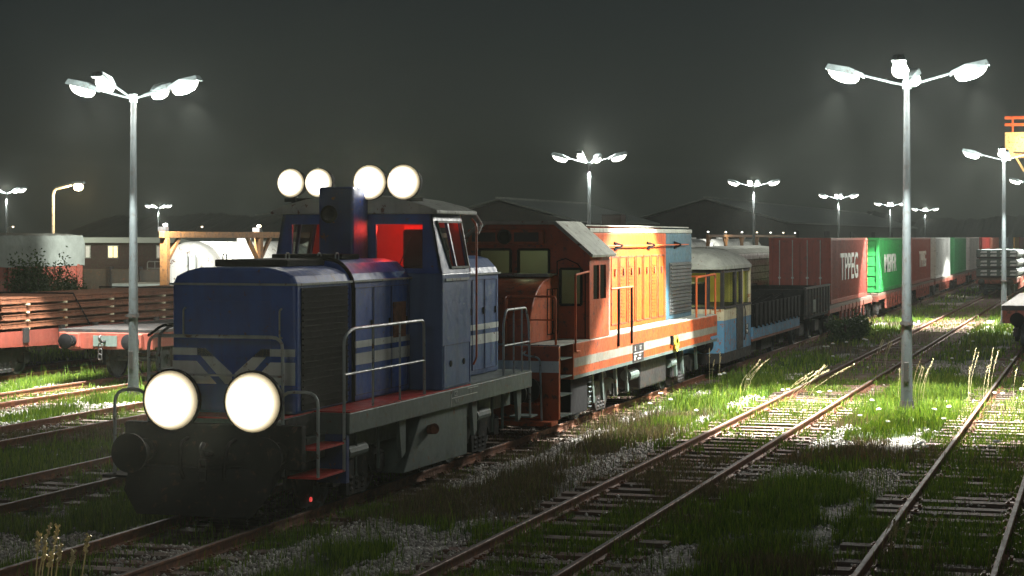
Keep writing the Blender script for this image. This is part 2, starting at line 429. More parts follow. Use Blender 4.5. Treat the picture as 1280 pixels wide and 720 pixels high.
for zmin, zmax, n, s0 in ((18,34,95000,.026),(34,60,80000,.032)):
    x, y = sample(n, zmin, zmax); dd = dtrack(x); gr = gravelness(x, y)
    p = np.where(dd < 1.35, .035+.4*gr, .03+.97*gr)
    k = RS.rand(n) < p; XG.append(x[k]); YG.append(y[k]); SG.append(s0*RS.uniform(.6,1.35,k.sum()))
stones('ballast_stones', c(XG), c(YG), c(SG), M['stone'], 'loose pale ballast stones in drifts beside the tracks')

# ------------------------------------------------------------------ railway tracks
def rail_mb(x, y0, y1):
    mb = MB()
    pf = [(-.065,.02),(.065,.02),(.065,.035),(.014,.05),(.014,.125),(.036,.135),(.036,.165),(.028,.172),(-.028,.172),(-.036,.165),(-.036,.135),(-.014,.125),(-.014,.05),(-.065,.035)]
    n = len(pf); mb.prism([(x+u,z) for u,z in pf], 'y', y0, y1)
    mb.m[7] = 1; mb.m[8] = 0
    return mb
desc = {'A':'third track from the right, the one the blue and orange locomotives stand on','B':'second track from the right, empty in front and ending under a loaded wagon far away',
 'C':'rightmost track in view, running past the tall lamp post','G':'track at the far right edge mostly outside the picture','D':'first empty track left of the blue locomotive',
 'H':'second empty track left of the blue locomotive','E':'track carrying the empty salmon red flat wagon','F':'track carrying the wagon stacked with rusty rails',
 'T':'track of the white tank wagons under the amber gantry','W':'overgrown track of the tarpaulin covered wagon'}
for kx, x0 in TR.items():
    if kx == 'G': continue
    t = thing('railway_track', (x0, 30, 0), desc[kx], 'railway track', 'railway tracks of the yard')
    u_ = -.30
    ys = max(12.0, yat(x0-1.3, 640-.31*F) if x0 < -3 else 10.0)
    for sx in (-.7525, .7525): rail_mb(x0+sx, 8 if x0 > -20 else ys-4, 430).build('rail', [M['railside'], M['railhead']], t, fix=True)
    ylist = list(np.arange(ys, 260 if kx in 'ABC' else 150, .62)); far = MB()
    proto = None
    for i, yy in enumerate(ylist):
        jx, jy, ja = random.uniform(-.05,.05), random.uniform(-.05,.05), random.uniform(-.025,.025)
        if i < 100:
            if proto is None:
                protos = []
                for q_ in range(3):
                    mb = MB(); w0 = .12+.01*q_; w1 = .115+.012*(2-q_)
                    mb.prism([(-1.29,-w0),(-.4,-w0-.006),(.5,-w0+.004),(1.28,-w1),(1.3,w1),(.2,w1+.008),(-1.28,w0)], 'z', -.08, .03+.004*q_)
                    for s in (-.7525,.7525):
                        mb.box(s-.15,s+.15,-.085,.085,.032+.004*q_,.046+.004*q_,1)
                        for bx in (-.11,.11):
                            for by in (-.05,.05): mb.box(s+bx-.02,s+bx+.02,by-.02,by+.02,.046,.075,1)
                    mb_o = mb.build('sleeper', [M['wood'], M['railside']], None, bevel=0)
                    me_ = mb_o.data
                    # recentre vertices on the sleeper's own middle
                    off = mb_o.location.copy()
                    me_.transform(Matrix.Translation(off)); bpy.data.objects.remove(mb_o); protos.append(me_)
                proto = protos
            o = bpy.data.objects.new('sleeper', random.choice(proto)); COL.objects.link(o); o.parent = t
            o.location = (jx, yy+jy-30, random.uniform(-.015,.008)); o.rotation_euler.z = ja
        else:
            far.box(x0-1.28+jx, x0+1.28+jx, yy-.12, yy+.12, -.08, .03)
    if far.v:
        fo = far.build('sleeper', M['wood'], t); fo['kind'] = 'stuff'

# ------------------------------------------------------------------ lights
def spot(name, loc, aim, W, size, blend, col, parent=None, r=.12):
    l = bpy.data.lights.new(name, 'SPOT'); l.energy = W; l.spot_size = R(size); l.spot_blend = blend; l.color = col; l.shadow_soft_size = r
    o = bpy.data.objects.new(name, l); COL.objects.link(o)
    o.rotation_euler = (Vector(aim)-Vector(loc)).to_track_quat('-Z','Y').to_euler()
    o.location = Vector(loc)-(wloc(parent) if parent else Vector((0,0,0)))
    if parent: o.parent = parent
    return o
def point(name, loc, W, col, parent=None, r=.1):
    l = bpy.data.lights.new(name, 'POINT'); l.energy = W; l.color = col; l.shadow_soft_size = r
    o = bpy.data.objects.new(name, l); COL.objects.link(o)
    o.location = Vector(loc)-(wloc(parent) if parent else Vector((0,0,0)))
    if parent: o.parent = parent
    return o
WHITE = (1,.985,.9)
SPOT_W, FILL_W = 20000, 950
def lamp_mast(x, y, label, lit=2, hgt=7.45, k=1.0, ay=0):
    t = thing('lamp_mast', (x, y, 0), label, 'lamp post', 'four armed lamp masts of the yard')
    MB().cyl((x,y,.25),(x,y,hgt), .135, .065, 10).build('pole', M['pole'], t, smooth=True)
    mb = MB().box(x-.24,x+.24,y-.24,y+.24,0,.06)
    for a in (-.17,.17):
        for b_ in (-.17,.17): mb.cyl((x+a,y+b_,.06),(x+a,y+b_,.14),.022,n=6)
    mb.cyl((x,y,.06),(x,y,.26),.17,.15,10).build('base_plate', M['darksteel'], t)
    MB().box(x-.06,x+.06,y-.15,y-.11,.7,1.15).build('access_door', M['darksteel'], t, bevel=.01)
    MB().box(x-.14,x+.14,y-.135,y-.125,2.0,2.06).cyl((x,y,1.98),(x,y,2.08),.145,.144,10).build('pole_collar', M['darksteel'], t)
    MB().cyl((x,y,hgt-.08),(x,y,hgt+.12),.1,.1,8).build('hub', M['steel'], t)
    for i, (dx, dy) in enumerate(((1,0),(-1,0),(0,1),(0,-1))):
        ex, ey = x+dx*1.0, y+dy*1.0
        arm = MB().tube([(x,y,hgt),(x+dx*.35,y+dy*.35,hgt+.08),(ex,ey,hgt+.26)],.03,6).build('arm', M['steel'], t)
        # housing: tapered shell tilted up and outward
        sx, sy = -dy, dx
        def P(l, s, h): return (x+dx*l+sx*s, y+dy*l+sy*s, hgt+.24+(l-1.0)*.28+h)
        hs = MB(); V = [P(.95,-.07,-.04),P(.95,.07,-.04),P(1.85,.17,-.06),P(1.85,-.17,-.06),P(.98,-.05,.07),P(.98,.05,.07),P(1.3,.12,.13),P(1.78,.12,.09),P(1.78,-.12,.09),P(1.3,-.12,.13)]
        hs.add(V, [(0,1,2,3),(0,4,5,1),(1,5,6),(1,6,7,2),(3,2,7,8),(0,3,9),(3,8,9),(0,9,4),(4,9,6,5),(9,8,7,6)])
        ho = hs.build('lamp_housing', M['steel'], t, bevel=.015)
        ln = MB(); ring = []
        L0 = P(1.45,0,-.06)
        V = [P(1.43+q_*math.cos(a), r_*math.sin(a), h_) for q_, r_, h_ in ((.36,.16,-.06),(.34,.19,-.13),(.26,.17,-.21),(.12,.1,-.25)) for a in np.linspace(0,2*math.pi,13)[:-1]]
        ln.add(V, [(12*q_+j,12*q_+(j+1)%12,12*q_+12+(j+1)%12,12*q_+12+j) for q_ in range(3) for j in range(12)]+[tuple(range(36,48))])
        ln.build('lens', M['lens'], ho)
        if lit >= 2:
            p = (L0[0], L0[1], L0[2]-.34)
            spot('lamp_beam', p, (p[0]+dx*1.3, p[1]+dy*.3+(ay if dx < 0 else 0), p[2]-3), SPOT_W*k*(1.1 if dx else .8), 75 if dx else 72, .18, WHITE, t)
            point('lamp_glow', p, FILL_W*k, WHITE, t)
    if lit == 1:
        p = (x,y,hgt-.35)
        spot('lamp_beam', p, (x,y,0), SPOT_W*3*k, 108, .3, WHITE, t)
    if lit >= 1 and lit < 2: point('lamp_glow', (x,y,hgt+.5), FILL_W*3*k, WHITE, t)
    return t
lamp_mast(-4.3, 44.5, 'tall galvanised four lamp mast standing in the bright grass between the two right hand tracks', ay=-.55)
lamp_mast(-23.2, 43.1, 'tall four lamp mast at the left, in front of the rusty rail wagon', k=.75)
lamp_mast(-4.3, 89.0, 'four lamp mast at the right edge in front of the wagon of silver bundles', k=1.1)
lamp_mast(-23.2, 87.6, 'four lamp mast rising behind the orange locomotive', 1)
for i, yy in enumerate((132.1, 176.6, 221.1, 265.6)):
    lamp_mast(-23.2, yy, ['four lamp mast behind the roof of the blue and cream railcar','four lamp mast above the first red shipping container','four lamp mast above the green container with white letters','smallest and farthest four lamp mast, right of the tall near one'][i], 1)
lamp_mast(-4.3, 133.5, 'four lamp mast cut by the right picture edge, below the crane', 1)
lamp_mast(-4.3, 178, 'distant four lamp mast beyond the right edge lamps', 1)
x, y = at(198, 234); lamp_mast(x, y, 'distant four lamp mast above the left end of the amber gantry', 1)
x, y = at(8, 154); lamp_mast(x, y, 'distant four lamp mast at the far left edge', 1)
# street lamp
def street_lamp(x, y, label, h=6.2, r=(1.1,0), lit=True):
    t = thing('street_lamp', (x,y,0), label, 'street lamp', 'sodium street lamps')
    MB().tube([(x,y,0),(x,y,h),(x+.1*r[0],y,h+.3),(x+r[0]*1.15,y+r[1],h+.55)], .085, 8, .25).build('pole', M['concrete'], t, smooth=True)
    c0 = (x+r[0]*1.35, y+r[1], h+.55)
    ho = MB().box(c0[0]-.35,c0[0]+.35,c0[1]-.13,c0[1]+.13,c0[2],c0[2]+.12).build('lamp_housing', M['steel'], t, bevel=.03)
    MB().lathe([(.16,0),(.26,-.08),(.24,-.26),(.1,-.36)], c0, 'z', 12).build('lens', M['lens_sodium'], ho)
    if lit: point('lamp_glow', (c0[0],c0[1],c0[2]-.5), 1500, (1,.66,.3), t)
    return t
lamp_mast(-4.3, 0, 'unseen lamp mast added beside the viewer to light the foreground, continuing the right hand row', k=.28)  # added mast out of view, lights the foreground and locomotive nose
street_lamp(-52.3, 88.5, 'pale street lamp with one warm orange light at the left')
x, y = at(10, 500); street_lamp(x, y, 'tiny far street lamp glowing orange over the grey tarpaulin', lit=False)
x, y = at(246, 500); street_lamp(x, y, 'tiny far street lamp glowing orange over the white tank', lit=False)

# ------------------------------------------------------------------ rolling stock helpers
RT = .172
def wheelset(parent, x, y, r=.46, mat='wheel', name='wheelset'):
    mb = MB().cyl((x-.85,y,RT+r),(x+.85,y,RT+r),.07,n=10)
    for s in (-1,1):
        mb.lathe([(r+.03,0),(r+.03,s*-.03),(r,s*-.035),(r,s*-.0),(r-.005,s*.1),(r-.07,s*.105),(r-.1,s*.05),(.14,s*.06),(.12,s*.13),(.05,s*.13)], (x+s*.72,y,RT+r), 'x', 24)
    return mb.build(name, M[mat], parent, smooth=True)
def bogie(parent, x, y, wb=1.8, mat='darksteel', name='bogie'):
    mb = MB()
    for s in (-1,1):
        X0 = x+s*1.0
        poly = [(y-wb/2-.28,.55),(y-wb/2+.28,.55),(y-wb/2+.4,.68),(y-.38,.3),(y+.38,.3),(y+wb/2-.4,.68),(y+wb/2-.28,.55),(y+wb/2+.28,.55),(y+wb/2+.28,.78),(y+wb/2-.2,.92),(y-wb/2+.2,.92),(y-wb/2-.28,.78)]
        mb.prism(poly, 'x', X0-.06, X0+.06)
        for dy in (-wb/2, wb/2): mb.box(X0-.1,X0+.1,y+dy-.14,y+dy+.14,.5,.78)
        for dy in (-.22,0,.22): mb.lathe([(.07,.32),(.09,.34),(.07,.38),(.09,.42),(.07,.46),(.09,.5),(.07,.54)], (X0,y+dy,.03), 'z', 10)
    mb.box(x-1,x+1,y-.2,y+.2,.5,.85)
    b = mb.build(name, M[mat], parent)
    for dy in (-wb/2, wb/2): wheelset(b, x, y+dy, .46)
    return b
def buffer(parent, x, y, z, s, mat='black', ln=.55, r=.24):
    """s=-1 points to -y"""
    MB().lathe([(.15,0),(.15,s*.1),(.11,s*.11),(.11,s*(ln-.1)),(.07,s*(ln-.09)),(.07,s*(ln-.05)),(r,s*(ln-.04)),(r+.005,s*ln),(r*.7,s*(ln+.02)),(.02,s*(ln+.03))], (x,y,z), 'y', 24).build('buffer', M[mat], parent, smooth=True)
def hook(parent, x, y, z, s):
    mb = MB().tube([(x,y,z),(x,y+s*.25,z),(x,y+s*.33,z+.1),(x,y+s*.25,z+.16)], .035, 8, .06)
    for i in range(3):
        a = z-.05-i*.14; yy = y+s*(.26+.01*i)
        mb.tube([(x-.05,yy,a),(x-.05,yy,a-.13),(x+.05,yy,a-.13),(x+.05,yy,a),(x-.05,yy,a)], .016, 6, .03)
    mb.build('coupling_hook', M['darksteel'], parent)
def lettering(parent, txt, loc, size, face, mat, name='lettering', thick=.0, sx=1.0, ext=.004):
    """flat text standing on a wall. face: '+x' or '-y'"""
    cu = bpy.data.curves.new('t', 'FONT'); cu.body = txt; cu.size = size; cu.extrude = ext; cu.offset = thick; cu.resolution_u = 3
    cu.align_x = 'CENTER'; cu.align_y = 'CENTER'
    o = bpy.data.objects.new('t', cu); COL.objects.link(o)
    dg = bpy.context.evaluated_depsgraph_get(); me = bpy.data.meshes.new_from_object(o.evaluated_get(dg))
    bpy.data.objects.remove(o)
    rot = Matrix.Rotation(R(90),4,'X') if face == '-y' else Matrix.Rotation(R(90),4,'Z')@Matrix.Rotation(R(90),4,'X')
    me.transform(rot@Matrix.Diagonal((sx,1,1,1)))
    n = bpy.data.objects.new(name, me); me.materials.clear(); me.materials.append(mat); COL.objects.link(n)
    n.parent = parent; n.location = Vector(loc)-wloc(parent); return n

# ================================================================== BLUE LOCOMOTIVE
X0 = TR['A']
def blue_loco():
    t = thing('locomotive', (X0, 23.0, RT), 'dark blue diesel locomotive nearest the camera, with blazing headlamps and pale stripes', 'locomotive')
    L, Rr = X0-.93, X0+.93         # hood sides
    # underframe with side beams, front and rear
    mb = MB().box(X0-1.45,X0+1.45,24.66,33.5,1.27,1.56).box(X0-.9,X0+.9,23.45,24.66,1.2,1.555).box(X0-.95,X0+.95,33.5,33.62,1.1,1.56)
    mb.box(X0-1.1,X0+1.1,24.0,33.3,.95,1.27)
    mb.build('underframe', M['frame_grey'], t, bevel=.012)
    MB().box(X0-1.44,X0+1.44,24.70,30.0,1.563,1.58).box(X0-.9,X0+.9,23.47,24.70,1.558,1.58).build('walkway', M['red_spill_floor'], t)
    MB().box(X0-1.44,X0+1.44,30.0,33.48,1.563,1.58).build('rear_walkway', M['frame_grey'], t)
    # buffer beam and plough
    MB().box(X0-1.3,X0+1.3,23.35,23.5,.92,1.5).build('buffer_beam', M['black'], t, bevel=.02)
    mb = MB(); z1, z0, zb = .93, .62, .33
    mb.add([(X0-1.12,23.15,z1),(X0+1.0,23.15,z1),(X0+1.0,23.5,z1),(X0-1.12,23.5,z1),(X0-1.12,23.0,z0),(X0+1.0,23.0,z0),(X0-.85,22.85,zb),(X0+.78,22.85,zb),(X0+.78,22.95,zb),(X0-.85,22.95,zb)],
           [(0,1,5,4),(4,5,7,6),(6,7,8,9),(0,4,6,9,3),(1,2,8,7,5),(3,9,8,2),(0,3,2,1)])
    mb.build('plough', M['black'], t)
    for s in (-.97,.97): buffer(t, X0+s, 23.36, 1.13, -1, 'black', .5, .26)
    for s in (-.97,.97): buffer(t, X0+s, 33.6, 1.1, 1, 'black', .45, .22)
    hook(t, X0, 23.35, 1.1, -1)
    for s in (-.35,.35):
        MB().tube([(X0+s,23.34,1.3),(X0+s,23.1,1.25),(X0+s*.9,23.05,.9),(X0+s*.8,23.12,.75)], .028, 7, .1).split('brake_hose', M['blackmatt'], t, smooth=True)
    # headlamps
    for s in (-.6,.6):
        h = MB().lathe([(.12,.3),(.32,.2),(.425,.06),(.425,0),(.4,-.005)], (X0+s,23.34,1.8), 'y', 28).build('headlamp', M['black'], t, smooth=True)
        MB().lathe([(.4,0),(.35,-.07),(.2,-.13),(.05,-.15)], (X0+s,23.335,1.8), 'y', 28).build('lens', M['lens_bloom'], h, smooth=True)  # lens widened to the reach of its painted bloom
        MB().box(X0+s-.08,X0+s+.08,23.5,23.62,1.578,1.66).build('lamp_bracket', M['black'], t)
    # side skirts of steps (near side, then far side), front then rear
    for s in (-1,1):
        xo, xi = X0+s*1.42, X0+s*.98
        for zt in (.80,1.18):
            MB().box(min(xo,xi),max(xo,xi),23.62,24.58,zt-.03,zt).build('step_tread', M['red_spill_floor'] if s > 0 else M['blackmatt'], t)
        MB().box(X0+s*.96-.02,X0+s*.96+.02,23.55,24.66,.62,1.56).build('step_panel', M['black'], t)
        mb = MB().prism([(24.62,.6),(24.72,.6),(24.72,1.27),(24.62,1.27)],'x',min(xo,xi),max(xo,xi)); mb.build('step_support', M['navy_dark'], t)
        MB().prism([(23.75,.78),(24.45,.78),(24.3,.32),(23.95,.32)],'x',X0+s*1.0-.02,X0+s*1.0+.03).build('wheel_guard', M['black'], t)
        # tall step rail with hooked top, ahead of the hood
        if s > 0:
            MB().tube([(X0+.92,23.55,1.58),(X0+.92,23.55,1.93),(xo,23.62,1.93),(xo,23.62,.8)],.022,8,.18).build('step_handrail', M['rail_pipe'], t, smooth=True)
        else:
            MB().tube([(X0-1.0,23.55,1.2),(X0-1.05,23.5,1.93),(xo,23.3,1.93),(xo,23.3,.8)],.022,8,.18).build('step_handrail', M['rail_pipe'], t, smooth=True)
            MB().box(X0-1.5,X0-.98,23.1,23.62,.77,.8).build('step_tread', M['blackmatt'], t)
    # front platform railing
    MB().tube([(X0-1.02,23.52,1.0),(X0-1.02,23.5,2.66),(X0+.96,23.5,2.66),(X0+.96,23.52,.8)],.024,8,.16).build('front_handrail', M['rail_pipe'], t, smooth=True)
    MB().tube([(X0-1.02,23.5,2.14),(X0+.96,23.5,2.14)],.016,8).build('front_handrail', M['rail_pipe'], t, smooth=True)
    MB().tube([(X0-1.02,23.5,2.66),(X0-1.02,23.9,2.78),(X0-.93,24.3,2.78)],.02,8,.1).build('front_handrail', M['blackmatt'], t, smooth=True)
    # side railing near and far side
    for s in (-1,1):
        xs = X0+s*1.41
        MB().tube([(xs,24.56,.78),(xs,24.56,2.62),(xs,24.85,2.72),(xs,27.8,2.72),(xs,27.83,1.57)],.024,8,.12).build('side_handrail', M['rail_pipe'], t, smooth=True)
        mb = MB().tube([(xs,24.56,2.1),(xs,27.82,2.1)],.018,8)
        for yy in (25.65,26.75): mb.tube([(xs,yy,2.71),(xs,yy,1.57)],.018,8)
        mb.build('side_handrail', M['rail_pipe'], t, smooth=True)
        mb = MB().tube([(xs,31.9,1.57),(xs,31.9,2.5),(xs,32.05,2.72),(xs,33.25,2.72),(xs,33.45,2.4),(xs,33.52,.72)],.022,8,.1)
        mb.tube([(xs,31.9,2.1),(xs,33.5,2.1)],.016,8); mb.tube([(xs,32.5,2.71),(xs,32.5,1.57)],.016,8); mb.tube([(xs,33.0,2.71),(xs,33.0,1.57)],.016,8)
        mb.build('rear_handrail', M['rail_pipe'], t, smooth=True)
        MB().box(min(xs,xs-s*.4),max(xs,xs-s*.4),33.52,34.0,.7,.73).build('step_tread', M['frame_grey'], t)
    # hoods: section with rounded shoulders
    def hood(y0, y1, top, name, mat, w=.93, zg=3.36):
        pf = [(X0-w,1.58),(X0+w,1.58),(X0+w,zg),(X0+w-.05,zg+.1),(X0+w-.2,top-.05),(X0+w-.42,top),(X0-w+.42,top),(X0-w+.2,top-.05),(X0-w+.05,zg+.1),(X0-w,zg)]
        o = MB().prism(pf,'y',y0,y1).build(name, M[mat], t, bevel=.05, smooth=False)
        return o
    fh = hood(24.02, 26.0, 3.58, 'front_hood', 'navy')
    mh = hood(26.04, 28.5, 3.66, 'engine_hood', 'navy')
    rh = hood(30.05, 33.15, 3.66, 'rear_hood', 'slate')
    MB().box(X0-.965,X0+.965,23.985,24.0,3.335,3.365).box(X0+.93,X0+.965,24.0,28.5,3.335,3.365).box(X0-.965,X0-.93,24.0,28.5,3.335,3.365).build('gutter', M['rail_pipe'], fh)
    MB().box(X0-.965,X0+.965,33.155,33.19,3.335,3.365).box(X0+.93,X0+.965,30.1,33.19,3.335,3.365).build('gutter', M['rail_pipe'], rh)
    # black radiator recess on the near side
    for s in (-1,1):
        mb = MB(); xx = X0+s*.934
        mb.box(min(xx,xx+s*.01),max(xx,xx+s*.01),24.18,25.85,1.62,3.3); mb.build('radiator_grille', M['blackmatt'], fh)
        mb = MB()
        for i in range(20): mb.bar((xx+s*.02,24.2,1.7+i*.082),(xx+s*.02,25.83,1.7+i*.082),.018,.02)
        mb.build('grille_slats', M['blackmatt'], fh)
    MB().box(X0-.55,X0+.55,24.012,24.03,2.35,3.12).build('front_panel', M['navy'], fh, bevel=.004)
    for s in (-.72,.72): MB().tube([(X0+s,24.01,2.62),(X0+s,23.94,2.64),(X0+s,23.94,3.0),(X0+s,24.01,3.02)],.014,6,.04).build('grab_rail', M['rail_pipe'], fh)
    # stripes: two bands that dive into a cross on the front
    def band(z0, z1, par, y0, y1, w, s=1):
        xx = X0+s*(w+.003); MB().box(min(xx,xx+s*.003),max(xx,xx+s*.003),y0,y1,z0,z1).build('stripe', M['stripe'], par)
    for z0, z1 in ((2.37,2.47),(2.12,2.29)):
        band(z0,z1,mh,26.1,28.45,.93); band(z0,z1,rh,30.1,33.1,.93); band(z0,z1,mh,26.1,28.45,.93,-1)
    mb = MB(); yf = 24.012
    for s in (-1,1):
        mb.add([(X0+s*.92,yf,2.47),(X0+s*.42,yf,2.47),(X0+s*.02,yf,2.13),(X0+s*.02,yf,1.98),(X0+s*.12,yf,1.98),(X0+s*.5,yf,2.37),(X0+s*.92,yf,2.37)],[(0,1,2,3,4,5,6)])
        mb.add([(X0+s*.92,yf,2.29),(X0+s*.55,yf,2.29),(X0+s*.25,yf,1.98),(X0+s*.92,yf,1.98)],[(0,1,2,3)])
    mb.build('front_stripe', M['stripe'], fh)
    # roof hatch, rails and pipe on the hood
    MB().box(X0-.62,X0+.5,24.7,26.6,3.58,3.68).build('roof_hatch', M['blackmatt'], fh, bevel=.02)
    MB().box(X0-.6,X0+.55,26.6,27.3,3.66,3.74).build('roof_hatch', M['blackmatt'], mh, bevel=.02)
    MB().tube([(X0+.96,26.02,1.6),(X0+.96,26.02,3.4),(X0+.74,26.02,3.66),(X0+.1,26.0,3.72)],.03,8,.2).build('roof_pipe', M['blackmatt'], mh, smooth=True)
    for xx, yy in ((X0-.6,25.0),(X0+.35,26.2),(X0-.2,26.3),(X0+.55,26.4)):
        MB().tube([(xx,yy-.06,3.6),(xx,yy-.06,3.76),(xx,yy+.06,3.76),(xx,yy+.06,3.6)],.013,6,.05).build('lifting_eye', M['rail_pipe'], mh)
    # side doors on the engine hood and rear hood
    for (par, w, ya, yb, n) in ((mh,.93,26.15,28.4,3),(rh,.93,30.2,33.0,4)):
        for i in range(n):
            a = ya+(yb-ya)*i/n+.02; b_ = ya+(yb-ya)*(i+1)/n-.02
            mb = MB(); xx = X0+w+.004
            for (p, q_) in (((a,1.68),(b_,1.68)),((a,3.25),(b_,3.25)),((a,1.68),(a,3.25)),((b_,1.68),(b_,3.25))):
                mb.bar((xx,p[0],p[1]),(xx,q_[0],q_[1]),.012,.012)
            dr = mb.build('hood_door', M['navy_dark'], par)
            MB().cbox((xx+.012,b_-.08,2.7),(.02,.03,.12)).build('handle', M['blackmatt'], dr)
    MB().cbox((X0+.936,28.0,2.72),(.02,.55,.55)).build('oval_vent', M['rust'], mh, bevel=.2)
    # exhaust stack ahead of the cab
    MB().box(X0-.32,X0+.26,27.75,28.42,3.6,4.78).build('exhaust_stack', M['navy_dark'], t, bevel=.04)
    MB().lathe([(.13,0),(.14,-.04),(.1,-.06),(.05,-.03),(.02,-.03)], (X0-.12,27.73,4.35),'y',18).build('horn', M['blackmatt'], t, smooth=True)
    # cab: walls with openings
    W = 1.45; We = 1.27; zc, zt = 3.42, 4.38; y0, y1 = 28.55, 29.98
    def cx(z): return W if z <= zc else W-(W-We)*(z-zc)/(zt-zc)
    mb = MB()
    # lower box
    mb.box(X0-W,X0+W,y0,y1,1.58,zc)
    cab = mb.build('cab', M['slate'], t, bevel=.02)
    def wall(name, y, th, holes, mat):
        """front or rear wall above zc with window holes, given as strips in x"""
        mb = MB()
        zs = sorted(set([zc,zt]+[h[2] for h in holes]+[h[3] for h in holes]))
        for a, b_ in zip(zs[:-1], zs[1:]):
            hs = sorted([h for h in holes if h[2] <= a+1e-6 and h[3] >= b_-1e-6])
            xs = [(-cx(a),-cx(b_))]
            for h in hs: xs += [(h[0],h[0]),(h[1],h[1])]
            xs += [(cx(a),cx(b_))]
            for i in range(0,len(xs),2):
                (pa,pb),(qa,qb) = xs[i], xs[i+1]
                mb.add([(X0+pa,y,a),(X0+qa,y,a),(X0+qa,y+th,a),(X0+pa,y+th,a),(X0+pb,y,b_),(X0+qb,y,b_),(X0+qb,y+th,b_),(X0+pb,y+th,b_)],
                       [(0,3,2,1),(4,5,6,7),(0,1,5,4),(1,2,6,5),(2,3,7,6),(3,0,4,7)])
        return mb.build(name, mat, cab)
    wall('front_wall', y0, .06, [(-1.12,-.33,3.5,4.2),(.33,1.12,3.5,4.2)], M['navy'])
    wall('rear_wall', y1-.06, .06, [(-1.1,-.3,3.5,4.15),(.3,1.1,3.5,4.15)], M['redint'])
    for s in (-1,1):
        # side wall: sill, header, pillars in the leaning plane
        def sp(y, z, o=0): return (X0+s*(cx(z)-o), y, z)
        def slab(pts, name, mat, par=cab, th=.05):
            n = len(pts); mb = MB()
            mb.add([sp(a,b_) for a,b_ in pts]+[sp(a,b_,th) for a,b_ in pts], [tuple(range(n)),tuple(range(n,2*n))[::-1]]+[(i,n+i,n+(i+1)%n,(i+1)%n) for i in range(n)])
            return mb.build(name, mat, par)
        slab([(y0,zc),(y1,zc),(y1,3.5),(y0,3.5)],'side_wall',M['slate'])
        slab([(y0,4.25),(y1,4.25),(y1,zt),(y0,zt)],'side_wall',M['slate'])
        slab([(y0,3.5),(y0+.42,3.5),(y0+.12,4.25),(y0,4.25)],'side_wall',M['slate'])
        slab([(y1-.1,3.5),(y1,3.5),(y1,4.25),(y1-.1,4.25)],'side_wall',M['slate'])
        fr = slab([(y0+.74,3.5),(y0+.8,3.5),(y0+.72,4.25),(y0+.66,4.25)],'window_frame',M['navy_dark'])
        mb = MB(); n = 4; pts = [(y0+.43,3.51),(y1-.11,3.51),(y1-.11,4.24),(y0+.13,4.24)]
        mb.add([sp(a,b_,.02) for a,b_ in pts],[(0,1,2,3)]); mb.build('window', M['glass'], cab)
        mb = MB()
        P_ = [sp(a,b_,-.012) for a,b_ in pts]
        for i in range(4): mb.bar(P_[i],P_[(i+1)%4],.035,.035)
        mb.build('window_frame', M['frame_grey'], cab)
    MB().box(X0+1.45,X0+1.475,y0+.12,y1-.15,3.3,3.34).build('grab_rail', M['rail_pipe'], cab)
    # cab locker door and vents under
    mb = MB()
    for (p, q_) in (((28.62,1.62),(29.9,1.62)),((28.62,2.28),(29.9,2.28)),((28.62,1.62),(28.62,2.28)),((29.9,1.62),(29.9,2.28))): mb.bar((X0+1.452,p[0],p[1]),(X0+1.452,q_[0],q_[1]),.012,.012)
    lk = mb.build('locker_door', M['navy_dark'], cab)
    for yy in (28.95,29.6): MB().cyl((X0+1.45,yy,1.98),(X0+1.462,yy,1.98),.05,n=12).build('latch', M['blackmatt'], lk)
    # interior: console, seat, red lit locker with dark screen
    MB().box(X0-1.2,X0+1.2,y0+.1,y0+.38,3.42,3.52).build('console', M['blackmatt'], cab)
    MB().box(X0+.42,X0+.92,y1-.42,y1-.12,3.42,4.2).build('locker', M['redint'], cab, bevel=.03)
    MB().box(X0+.55,X0+.8,y1-.45,y1-.422,3.52,3.78).build('screen', M['blackmatt'], cab)
    MB().box(X0-.75,X0-.7,y0+.5,y1-.1,3.42,4.3).box(X0-.35,X0-.3,y0+.5,y1-.1,3.42,4.3).split('cab_partition', M['redint'], cab)
    point('cab_red_light', (X0+.45,y0+.42,4.12), 34, (1,.05,.03), t, .05)
    point('cab_red_light', (X0-.75,y0+.45,4.15), 12, (1,.08,.04), t, .05)
    for a, b_ in ((-1.12,-.33),(.33,1.12)):
        MB().box(X0+a,X0+b_,y0+.025,y0+.035,3.5,4.2).build('windscreen', M['glass'], cab)
        mb = MB().bar((X0+(a+b_)/2,y0-.03,3.52),(X0+(a+b_)/2+.22,y0-.03,4.0),.014,.014); mb.build('wiper', M['blackmatt'], cab)
    # roof
    pf = [(-1.42,4.36),(-1.42,4.42),(-1.2,4.5),(-.8,4.6),(-.35,4.66),(0,4.68),(.35,4.66),(.8,4.6),(1.2,4.5),(1.42,4.42),(1.42,4.36)]
    roof = MB().prism([(X0+a,z) for a,z in pf],'y',28.38,30.4).build('cab_roof', M['roof_grey'], t, bevel=.015)
    MB().tube([(X0-1.42,28.36,4.38),(X0-1.6,28.2,4.35)],.012,6).build('roof_hook', M['roof_grey'], roof)
    MB().tube([(X0+1.4,30.42,4.36),(X0+1.47,30.5,4.2),(X0+1.47,30.3,4.05)],.02,6).build('roof_hook', M['roof_grey'], roof)
